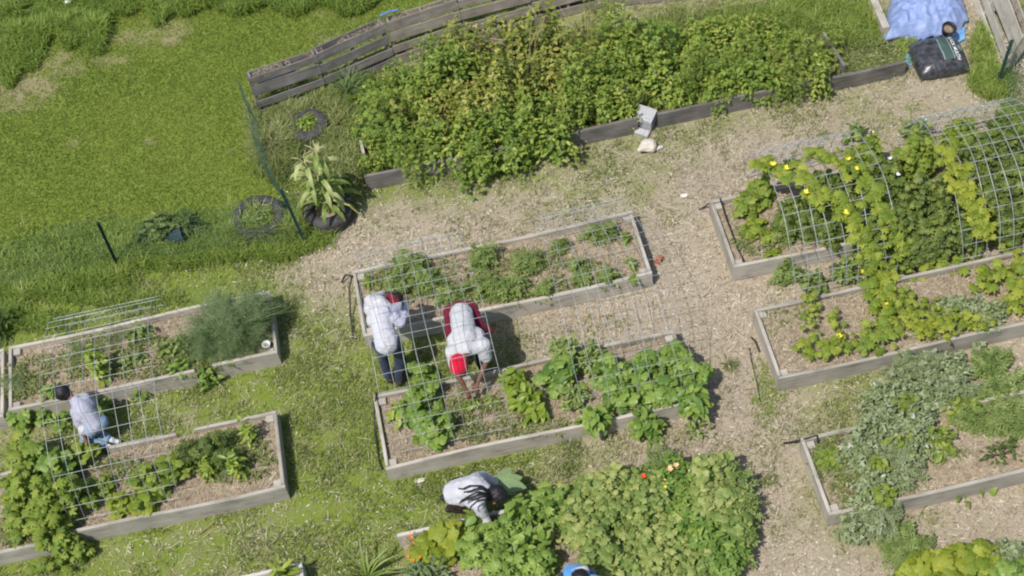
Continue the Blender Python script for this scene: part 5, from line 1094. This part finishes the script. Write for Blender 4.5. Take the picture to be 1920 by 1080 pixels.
XX = np.concatenate(XX); W_ = np.array([P(a, b, .2) for a, b in XX]); kp = inside_beds(W_[:, 0], W_[:, 1]) | (W_[:, 1] > 13.2); W_ = W_[kp]; W_[:, 2] = np.where(W_[:, 1] > 13.2, .03, .2)
kp = fbm(W_[:, 0], W_[:, 1], 6, 2) + .3 * rg.random(len(W_)) > .52; W_ = W_[kp]; n = len(W_); off = np.zeros((n, 3))
A_ = blades(rg, W_[:, 0], W_[:, 1], W_[:, 2], rg.uniform(.04, .13, n), rg.uniform(.006, .014, n), rg.uniform(.3, .95, n), np.clip(.5 + .22 * rg.standard_normal(n), 0, 1))
d_ = rg.standard_normal((n, 3)) * [1, 1, .3]; B_ = inst(LEAF['oval'], W_ + [0, 0, .03] + rg.standard_normal((n, 3)) * .02, d_, np.tile([0, 0, 1.], (n, 1)) + .35 * rg.standard_normal((n, 3)), rg.uniform(.025, .06, n), np.clip(.45 + .25 * rg.standard_normal(n), 0, .95))
V, T, ti = merge([A_, B_]); tag(link('sprouting_weeds', mesh_np('sprouting_weeds', V, T, ti), M['grass']), 'small weeds sprouting through the straw inside the beds', 'weeds', None, 'stuff')
straps('weed_clump', 'tuft of dark grass at the very top edge of the lawn', P(535, 3), 30, .3, .018, 'tallgrass', seed(), None, 'grass', .8, .15)
plant('shrub', 'green bush tip at the left edge beside the left upper bed', C(-5, 610, .3, 0), 'b', 120, .3, .25, .35, 'oval', .1, 'tomato', seed(), None, 'bush', stems=8, tint0=.3)
straps('onion_clump', 'tuft of long grassy leaves in the corner behind the black tyre', P(655, 175, .1), 60, .5, .014, 'feather', seed(), None, 'grass', .7, .35)
for (px, py, lab) in [(1440, 905, 'small dark tuft on the mulch path left of the lower right bed'), (1075, 840, 'dark tuft of grass below the front board of the middle lower bed'), (1065, 885, 'dark tuft of grass above the nasturtiums by the mulch'), (1370, 685, 'small green tuft on the mulch right of the squash bed')]:
    straps('grass_tuft', lab, P(px, py), 60, .11, .012, 'grass', seed(), None, 'grass', .8, .2, 0, .06)
m_ = MB(); m_.tube([P(372, 1003, .02), P(404, 976, .03)], .006, 5); tag(m_.build('dry_stalk', M['drystem'], None), 'pale dry stalk lying on the grass below the left lower bed', 'stalk')
m_ = MB(); m_.tube([P(703, 1018, .02), P(720, 1004, .03), P(738, 998, .02)], .006, 5); tag(m_.build('dry_stalk', M['drystem'], None), 'pale dry stalk lying on the grass left of the pale board', 'stalk')

def skinmat(name, c):
    m, nt, b = newmat(name); b.inputs['Base Color'].default_value = (*c, 1); b.inputs['Roughness'].default_value = .5
    b.inputs['Subsurface Weight'].default_value = .08; b.inputs['Subsurface Radius'].default_value = (.01, .004, .002); return m
def clothmat(name, c, var=.1, scale=120):
    m = plain(name, c, .9, .1, var, 9); nt = m.node_tree; b = nt.nodes['Principled BSDF']
    bump(nt, b, noise(nt, coords(nt), 14, 4, .6, .8), .55, .03); b.inputs['Sheen Weight'].default_value = .15; return m
SK = skinmat('brown_skin', (.16, .08, .05)); SK2 = skinmat('warm_brown_skin', (.26, .12, .07)); HAIR = plain('dark_hair', (.012, .011, .012), .55, .4, .4, 60, 0, .5)
WHITE = clothmat('white_cotton', (.5, .5, .54)); WHITE2 = clothmat('off_white_cotton', (.49, .49, .51)); GREYBLUE = clothmat('pale_grey_cotton', (.38, .39, .47))
DENIM = clothmat('dark_denim', (.022, .035, .06), .35); PALED = clothmat('pale_blue_denim', (.2, .3, .42), .25); BLACK = clothmat('black_cloth', (.012, .013, .018), .2); MAROON = clothmat('maroon_cloth', (.13, .012, .028), .2); RED = clothmat('red_cap_cloth', (.5, .012, .04), .12); DKRED = clothmat('dark_red_cloth', (.2, .012, .03), .35)
SHOE = plain('white_shoe', (.6, .62, .64), .6, .3, .25, 30); SHOED = plain('dark_shoe', (.03, .025, .022), .7, .3, .3)
def flesh(name, caps, mat, parent, voxel=.011, smooth=8, wrinkle=0, sub=2, loc=None, seed_=0):
    """one continuous surface grown over tapered limbs: caps = [(p, q, rp, rq), ...]"""
    bm = bmesh.new(); tmpl = bmesh.new(); bmesh.ops.create_icosphere(tmpl, subdivisions=sub, radius=1)
    tv = np.array([v.co for v in tmpl.verts]); tf = np.array([[v.index for v in f.verts] for f in tmpl.faces]); tmpl.free(); Vs, Ts, o = [], [], 0
    for (p, q_, rp, rq) in caps:
        p = np.array(p, float); q_ = np.array(q_, float); L = np.linalg.norm(q_ - p)
        rp3 = np.array(rp if isinstance(rp, (tuple, list)) else (rp,) * 3, float); rq3 = np.array(rq if isinstance(rq, (tuple, list)) else (rq,) * 3, float)
        n = max(1, int(math.ceil(L / (.3 * min(rp3.min(), rq3.min())))))
        for k in range(n + 1):
            f_ = k / n; Vs.append(tv * (rp3 + (rq3 - rp3) * f_) + p + (q_ - p) * f_); Ts.append(tf + o); o += len(tv)
    V, T = np.concatenate(Vs), np.concatenate(Ts); bm.free()
    me = mesh_np(name, V, T); ob = bpy.data.objects.new(name, me); COL.objects.link(ob)
    md = ob.modifiers.new('r', 'REMESH'); md.mode = 'VOXEL'; md.voxel_size = voxel; md.use_smooth_shade = True
    ms = ob.modifiers.new('s', 'SMOOTH'); ms.factor = .5; ms.iterations = smooth
    dg = bpy.context.evaluated_depsgraph_get(); me2 = bpy.data.meshes.new_from_object(ob.evaluated_get(dg)); me2.name = name
    bpy.data.objects.remove(ob); bpy.data.meshes.remove(me); me2.materials.clear()
    if wrinkle:
        n = len(me2.vertices); co = np.empty(n * 3, np.float32); me2.vertices.foreach_get('co', co); no = np.empty(n * 3, np.float32); me2.vertices.foreach_get('normal', no)
        co = co.reshape(-1, 3); no = no.reshape(-1, 3)
        w1 = fbm(co[:, 0] * 1.0 + co[:, 2] * .8 + seed_, co[:, 1] + co[:, 2] * .6 - seed_, 11, 3) - .5; w2 = 1 - np.abs(2 * fbm(co[:, 0] - co[:, 2] + seed_, co[:, 1] * 1.3 + co[:, 2], 8, 2) - 1)
        co += no * (wrinkle * (w1 * 1.4 + (w2 - .5) * .9))[:, None]; me2.vertices.foreach_set('co', co.ravel())
    me2.polygons.foreach_set('use_smooth', np.ones(len(me2.polygons), dtype=bool)); me2.update()
    return link(name, me2, mat, parent, loc=loc)
def unit(v): v = np.array(v, float); return v / (np.linalg.norm(v) + 1e-9)
def hand_caps(wrist, elbow, curl=.6, side=1, s=1.0):
    d = unit(wrist - elbow); up = np.array([0, 0, 1.]); sd = unit(np.cross(d, up)) if abs(d[2]) < .95 else np.array([1., 0, 0]); nr = np.cross(sd, d); palm = wrist + d * .075 * s
    caps = [(wrist, palm - sd * .018 * s, .024 * s, .02 * s), (wrist, palm + sd * .018 * s, .024 * s, .02 * s), (palm - sd * .026 * s, palm + sd * .026 * s, .016 * s, .016 * s)]
    for k, (o_, L) in enumerate(((-.03, .062), (-.01, .072), (.01, .068), (.03, .054))):
        a = palm + sd * o_ * s; m1 = a + (d * math.cos(curl * .5) - nr * math.sin(curl * .5)) * L * .55 * s; m2 = m1 + (d * math.cos(curl * 1.3) - nr * math.sin(curl * 1.3)) * L * .5 * s
        caps += [(a, m1, .0095 * s, .0088 * s), (m1, m2, .0088 * s, .0075 * s)]
    th = wrist + d * .03 * s + sd * side * .026 * s; t1 = th + (d * .55 + sd * side * .75 - nr * .2) * .04 * s; caps += [(th, t1, .012 * s, .01 * s), (t1, t1 + (d * .9 + sd * side * .2 - nr * .3) * .032 * s, .01 * s, .0085 * s)]
    return caps
def head_caps(c, fwd, up, s=1.0):
    """skull, jaw, nose, ears, brow around head centre c"""
    f, u = unit(fwd), unit(up); r_ = unit(np.cross(f, u)); u = np.cross(r_, f)
    return [(c + u * .03 * s - f * .02 * s, c + u * .02 * s + f * .02 * s, .088 * s, .084 * s), (c + f * .025 * s - u * .03 * s, c + f * .035 * s - u * .075 * s, .066 * s, .046 * s),
            (c + f * .1 * s + u * .005 * s, c + f * .115 * s - u * .03 * s, .011 * s, .016 * s), (c + f * .085 * s - r_ * .035 * s + u * .025 * s, c + f * .085 * s + r_ * .035 * s + u * .025 * s, .018 * s, .018 * s),
            (c + r_ * .084 * s, c + r_ * .088 * s - u * .03 * s, .016 * s, .012 * s), (c - r_ * .084 * s, c - r_ * .088 * s - u * .03 * s, .016 * s, .012 * s), (c + f * .088 * s - u * .06 * s - r_ * .015 * s, c + f * .088 * s - u * .06 * s + r_ * .015 * s, .012 * s, .012 * s)], f, u, r_
def person(label, J, skin, s=1.0, curl=.7, fwd=None, hup=None, thin=1.0):
    """J: joint name -> world point. Returns root, local joints"""
    base = np.array([J['ankL'][:2], J['ankR'][:2]]).mean(0); base = np.array([base[0], base[1], 0]); root = thing('person', label, 'person', base)
    j = {k: np.array(v, float) - base for k, v in J.items()}; t = s * thin
    hc, f, u, r_ = head_caps(j['head'], fwd, hup, s)
    caps = list(hc) + [(j['neck'], j['head'] - u * .03 * s, .052 * t, .05 * t), (j['pel'], j['chest'], .092 * t, .1 * t), (j['chest'], j['neck'], .092 * t, .058 * t), (j['shL'], j['shR'], .048 * t, .048 * t)]
    for S in 'LR':
        caps += [(j['sh' + S], j['el' + S], .048 * t, .038 * t), (j['el' + S], j['wr' + S], .038 * t, .026 * t)] + hand_caps(j['wr' + S], j['el' + S], curl, 1 if S == 'L' else -1, s)
        hip = j['hip' + S]; caps += [(hip, j['kn' + S], .072 * t, .052 * t), (j['kn' + S], j['ank' + S], .054 * t, .036 * t), (j['ank' + S] + [0, 0, -.02], j['toe' + S], .036 * t, .03 * t)]
    flesh('body', caps, skin, root, .009, 4)
    m_ = MB()
    for sg in (-1, 1):
        m_ = MB(); bmesh.ops.create_icosphere(m_.bm, subdivisions=2, radius=.0125 * s, matrix=Matrix.Translation(tuple(j['head'] + f * .093 * s + u * .004 * s + r_ * sg * .034 * s))); m_.build('eye', M['white'], root, smooth=True)
    return root, j, (f, u, r_)
def mid(a, b, f=.5): return np.array(a) + (np.array(b) - np.array(a)) * f
def trousers(root, j, mat, s=1.0, r=(.125, .1, .075, .062), end=.93, w_=.012):
    caps = [(j['hipL'], j['hipR'], r[0] * s, r[0] * s), (j['pel'], mid(j['pel'], j['chest'], .12), r[0] * s, r[0] * s * .95)]
    for S in 'LR': caps += [(j['hip' + S], j['kn' + S], r[1] * s, r[2] * s), (j['kn' + S], mid(j['kn' + S], j['ank' + S], end), r[2] * s, r[3] * s)]
    return flesh('trousers', caps, mat, root, .012, 5, w_, seed_=3)
def shirt(root, j, mat, s=1.0, sleeve=.95, tail=.1, tr=.16, cr=.155, sr=.075, er=.056, w_=.016, name='shirt', sd_=1, flare=0.0, low=None):
    p = j['pel'] if low is None else low
    caps = [(p, mid(p, j['pel'], .98), (tr + flare) * s, tr * s), (j['pel'] if low is None or low[2] < j['pel'][2] else p, j['chest'], tr * s, cr * s), (j['chest'], mid(j['chest'], j['neck'], .8), cr * s, .085 * s), (j['shL'], j['shR'], sr * 1.05 * s, sr * 1.05 * s), (mid(j['shL'], p, .3), mid(j['shR'], p, .3), .1 * s, .1 * s)]
    for S in 'LR':
        a, b, c = j['sh' + S], j['el' + S], j['wr' + S]
        if sleeve <= 1: caps += [(a, mid(a, b, sleeve), sr * s, (sr + (er - sr) * sleeve) * s * 1.05)]
        else: caps += [(a, b, sr * s, er * s), (b, mid(b, c, sleeve - 1), er * s, er * .78 * s)]
    return flesh(name, caps, mat, root, .012, 5, w_, seed_=sd_)
def shoes(root, j, mat, s=1.0):
    for S in 'LR':
        a, b = j['ank' + S], j['toe' + S]; d = unit((b - a) * [1, 1, .35]); flesh('shoe', [(a + [0, 0, -.03] - d * .04, b, .042 * s, .036 * s), (a + [0, 0, -.02], mid(a, b, .4), .045 * s, .042 * s)], mat, root, .008, 4)

# 1 -- person in white with dark jeans, bent over the middle upper bed, seen from behind
J = dict(ankL=P(729, 706, .09), ankR=P(749, 711, .09)); f0 = mid(J['ankL'], J['ankR']); X0, Y0 = f0[0] + .03, f0[1] + .02
J.update(toeL=J['ankL'] + [-.03, .15, -.05], toeR=J['ankR'] + [.03, .15, -.05], knL=[X0 - .1, Y0 + .05, .48], knR=[X0 + .1, Y0 + .04, .48], hipL=[X0 - .08, Y0 - .03, .86], hipR=[X0 + .08, Y0 - .04, .86], pel=[X0, Y0 - .02, .9],
         chest=[X0 - .02, Y0 + .29, 1.01], neck=[X0 + .02, Y0 + .42, 1.02], head=[X0 + .17, Y0 + .44, .93], shL=[X0 - .12, Y0 + .38, 1.0], shR=[X0 + .15, Y0 + .31, .97], elL=[X0 - .13, Y0 + .68, .78], elR=[X0 + .27, Y0 + .42, .74], wrL=[X0 + .06, Y0 + .88, .6], wrR=[X0 + .3, Y0 + .68, .6])
root, j, (f, u, r_) = person('person in loose white hooded top and dark jeans bending over the upper bed', J, SK, fwd=(.75, .45, -.75), hup=(.55, .2, .8))
trousers(root, j, DENIM, 1, (.1, .088, .07, .058)); shirt(root, j, WHITE, 1, 1.9, tr=.142, cr=.125, sr=.066, er=.05, flare=.015, w_=.01, low=j['pel'] + np.array([0, -.01, -.03]))
flesh('hood', [(j['neck'] + [-.1, .02, .06], j['neck'] + [.02, -.05, .09], .075, .07), (j['neck'] + [.02, -.05, .09], j['neck'] + [.08, -.12, .05], .07, .05)], WHITE2, root, .01, 5, .02)
flesh('hair', [(j['head'] + u * .05 + r_ * 0, j['head'] + u * .03 - f * .03, .094, .097), (j['head'] + u * .06 + f * .04, j['head'] + u * .07, .07, .08), (j['head'] + u * .03 + r_ * .04, j['head'] + u * .03 - r_ * .04, .085, .085)], HAIR, root, .008, 3, .012)
flesh('bandana', [(j['head'] - f * .055 + u * .02 - r_ * .05, j['head'] - f * .06 + u * .05 + r_ * .03, .07, .075), (j['head'] - f * .06 - u * .02, j['head'] - f * .05 + u * .06, .066, .066)], DKRED, root, .008, 4, .01)
flesh('cloth_bundle', [(j['shR'] + [-.06, -.06, .08], j['shR'] + [.06, .02, .02], .07, .06), (j['shR'] + [.02, -.12, .04], j['shR'] + [.1, -.03, -.06], .06, .05), (j['shR'] + [.04, -.2, .0], j['shR'] + [.12, -.08, -.02], .05, .05)], GREYBLUE, root, .009, 3, .035, seed_=7)
shoes(root, j, SHOED)
# 2 -- person in red cap, facing the camera, bent over the middle lower bed
J = dict(ankL=P(901, 683, .09), ankR=P(868, 679, .09)); f0 = mid(J['ankL'], J['ankR']); X0, Y0 = f0[0], f0[1] + .04
J.update(toeL=J['ankL'] + [.03, -.15, -.05], toeR=J['ankR'] + [-.03, -.15, -.05], knL=[X0 + .12, Y0 + .03, .49], knR=[X0 - .1, Y0 + .03, .49], hipL=[X0 + .1, Y0 + .08, .87], hipR=[X0 - .1, Y0 + .08, .87], pel=[X0, Y0 + .08, .9],
         chest=[X0 - .02, Y0 - .3, 1.0], neck=[X0 - .04, Y0 - .47, .97], head=[X0 - .15, Y0 - .54, .87], shL=[X0 + .17, Y0 - .41, .95], shR=[X0 - .19, Y0 - .41, .95], elL=[X0 + .17, Y0 - .45, .68], elR=[X0 - .2, Y0 - .52, .7], wrL=[X0 + .02, Y0 - .6, .5], wrR=[X0 - .13, Y0 - .66, .47])
root, j, (f, u, r_) = person('person in red cap and white top bending over the lower bed, maroon jacket round hips', J, SK, fwd=(-.15, -.55, -.85), hup=(-.1, -.8, .6))
trousers(root, j, BLACK, 1, (.095, .088, .07, .058)); shirt(root, j, WHITE2, 1, .75, tr=.142, cr=.15, sr=.085, er=.07, w_=.007, sd_=4, low=j['pel'] + np.array([0, -.02, .07]))
flesh('jacket', [(j['hipL'] + [.0, .08, .02], j['hipR'] + [.0, .08, .02], .115, .115), (j['hipL'] + [.05, .0, .02], j['hipL'] + [.1, -.2, -.1], .07, .05), (j['hipR'] + [-.05, .0, .02], j['hipR'] + [-.09, -.22, -.08], .07, .05), (j['pel'] + [0, .1, 0], j['pel'] + [0, .1, -.2], .12, .1), (j['hipL'] + [.08, -.12, -.05], j['hipL'] + [.2, -.16, -.14], .05, .035)], MAROON, root, .011, 5, .012, seed_=2)
h = j['head']
flesh('cap', [(h + u * .04 - f * .02, h + u * .05 + f * .01, .112, .11), (h + u * .02 - f * .03, h + u * .02 + f * .03, .108, .104)], RED, root, .008, 3, .006)
flesh('hair', [(h - f * .06 - u * .03, h - f * .05 - u * .06, .06, .05)], HAIR, root, .008, 3, .008)
shoes(root, j, SHOED)
# 3 -- kneeling child at left leaning over the front board
KS = .86
J = dict(ankL=P(204, 822, .1), ankR=P(199, 835, .09)); J.update(toeL=P(221, 828, .04), toeR=P(214, 842, .04), knL=P(172, 806, .13), knR=P(158, 826, .1), pel=P(178, 796, .4))
d = unit(P(140, 745, .7) - P(178, 796, .4)); J.update(chest=P(157, 766, .58), neck=P(138, 748, .66), head=P(118, 739, .68), shL=P(141, 772, .56), shR=P(160, 746, .62), hipL=P(170, 804, .36), hipR=P(188, 792, .38), elL=P(150, 798, .38), elR=P(177, 757, .42), wrL=P(160, 822, .26), wrR=P(165, 745, .36))
root, j, (f, u, r_) = person('child in white shirt and pale jeans kneeling under the left wire arch', J, SK, KS, fwd=(-.8, .35, -.45), hup=(-.35, .2, .9))
trousers(root, j, PALED, KS, r=(.115, .09, .068, .055)); shirt(root, j, GREYBLUE, KS, .85, tr=.132, cr=.13, sr=.07, er=.066, w_=.008, sd_=9); shoes(root, j, SHOE, KS)
h = j['head']; flesh('hair', [(h + u * .04 - f * .02, h + u * .035 + f * .01, .105 * KS, .1 * KS), (h - f * .05, h - f * .04 - u * .03, .08 * KS, .075 * KS)], HAIR, root, .008, 3, .014)
flesh('apron_tail', [(j['pel'] + [-.14, -.02, -.02], j['knR'] + [0, .03, .06], .06, .035)], WHITE2, root, .01, 4, .02)
# 4 -- woman in white with long braids, crouched over the bottom bed
J = dict(ankL=P(836, 928, .08), ankR=P(846, 950, .08)); J.update(toeL=P(856, 922, .03), toeR=P(866, 945, .03), knL=P(888, 930, .34), knR=P(885, 955, .34), pel=P(857, 925, .5))
J.update(chest=P(890, 917, .72), neck=P(915, 922, .76), head=P(930, 930, .72), shL=P(892, 900, .72), shR=P(896, 944, .68), hipL=P(858, 915, .46), hipR=P(860, 938, .46), elL=P(905, 893, .5), elR=P(906, 966, .48), wrL=P(929, 905, .36), wrR=P(917, 985, .38))
root, j, (f, u, r_) = person('woman in white top with long dark braids crouching with greens in one hand', J, SK2, .97, fwd=(.75, -.25, -.6), hup=(.5, -.1, .8))
trousers(root, j, plain('dark_brown_cloth', (.035, .025, .02), .9, .1, .3), .97); shirt(root, j, WHITE, .97, 1.92, tr=.165, cr=.165, sr=.08, er=.062, w_=.011, sd_=12); shoes(root, j, SHOED)
h = j['head']; flesh('hair', [(h + u * .045 - f * .02, h + u * .04 + f * .02, .1, .098), (h - f * .05 + u * .01, h - f * .04 - u * .02, .08, .075)], HAIR, root, .008, 2, .016)
BRD = [[(922, 925), (900, 911), (880, 911), (868, 917), (860, 916)], [(920, 927), (900, 914), (885, 920), (870, 923)], [(922, 930), (897, 922), (880, 930), (866, 938), (862, 944)], [(922, 931), (900, 925), (884, 934), (872, 938), (866, 941)], [(920, 933), (905, 927), (890, 930), (875, 936)],
       [(918, 937), (905, 937), (893, 941), (884, 949), (880, 958)], [(924, 926), (905, 917), (890, 917), (879, 923)], [(922, 935), (907, 931), (895, 935), (884, 938)]]
for b in BRD:
    m_ = MB(); zs = [.82, .9, .92, .88, .86]; m_.tube([tuple(P(px, py, zs[k]) - np.array(root.location)) for k, (px, py) in enumerate(b)], .013, 6, .009); m_.build('braid', HAIR, root, smooth=True)
# greens in her hand
rg = np.random.default_rng(5); hb = P(930, 908, .36); t = thing('collard_bunch', 'bunch of large grey green collard leaves held by the woman with braids', 'vegetable', hb)
cl = p_blade(.46, 6, .12, .12)
for (tx, ty, sz) in [(958, 876, .36), (946, 882, .3), (978, 893, .34), (985, 912, .36), (966, 924, .3)]:
    d = P(tx, ty, .34) - hb; V, T, ti = inst(cl, np.array([[0, 0, .0]]), np.array([d]), np.array([[.1, -.2, 1.]]), np.array([np.linalg.norm(d) * 1.05]), np.array([rg.uniform(.3, .8)])); link('leaf', mesh_np('leaf', V, T, ti, smooth=True), M['collard'], t)
m_ = MB(); m_.tube([(-.1, .0, -.01), (0, 0, 0), (.05, .02, 0)], .016, 6, .008); m_.build('stalks', M['stem'], t)
# 5 -- person at the bottom edge, only the top of the head and shoulders inside the picture
b5 = P(1090, 1150, 0); X0, Y0 = b5[0], b5[1]
J = dict(ankL=[X0 - .1, Y0, .09], ankR=[X0 + .1, Y0, .09], toeL=[X0 - .1, Y0 + .15, .04], toeR=[X0 + .1, Y0 + .15, .04], knL=[X0 - .1, Y0 + .06, .48], knR=[X0 + .1, Y0 + .06, .48], hipL=[X0 - .1, Y0 - .03, .87], hipR=[X0 + .1, Y0 - .03, .87], pel=[X0, Y0 - .03, .9])
hd = P(1089, 1091, 1.0); J.update(head=hd, neck=hd + [0, -.12, .06], chest=mid(hd + [0, -.2, .06], [X0, Y0 - .03, .9], .35), shL=hd + [-.17, -.08, .04], shR=hd + [.17, -.1, .02], elL=hd + [-.15, .0, -.25], elR=hd + [.2, 0, -.25], wrL=hd + [-.08, .1, -.42], wrR=hd + [.12, .12, -.42])
root, j, (f, u, r_) = person('person with dark hair in blue and white clothing at the bottom edge', J, SK, fwd=(0, .6, -.75), hup=(0, .6, .7))
BLUEC = clothmat('light_blue_cloth', (.09, .3, .62), .12); trousers(root, j, DENIM); shirt(root, j, BLUEC, 1, .9, tr=.16, cr=.16, sr=.09, er=.07, sd_=15)
h = j['head']; flesh('hair', [(h + u * .04 - f * .02, h + u * .035 + f * .01, .1, .098)], HAIR, root, .008, 3, .012); shoes(root, j, SHOED)
flesh('white_cloth', [(h + [-.05, .1, .0], h + [.06, .11, -.01], .065, .06), (h + [-.08, .03, .02], h + [-.05, .1, 0], .05, .06)], WHITE2, root, .009, 4, .015)
flesh('blue_glove', [(P(1063, 1080, .9) - np.array(root.location), P(1068, 1066, .9) - np.array(root.location), .06, .05)], BLUEC, root, .009, 4, .012)
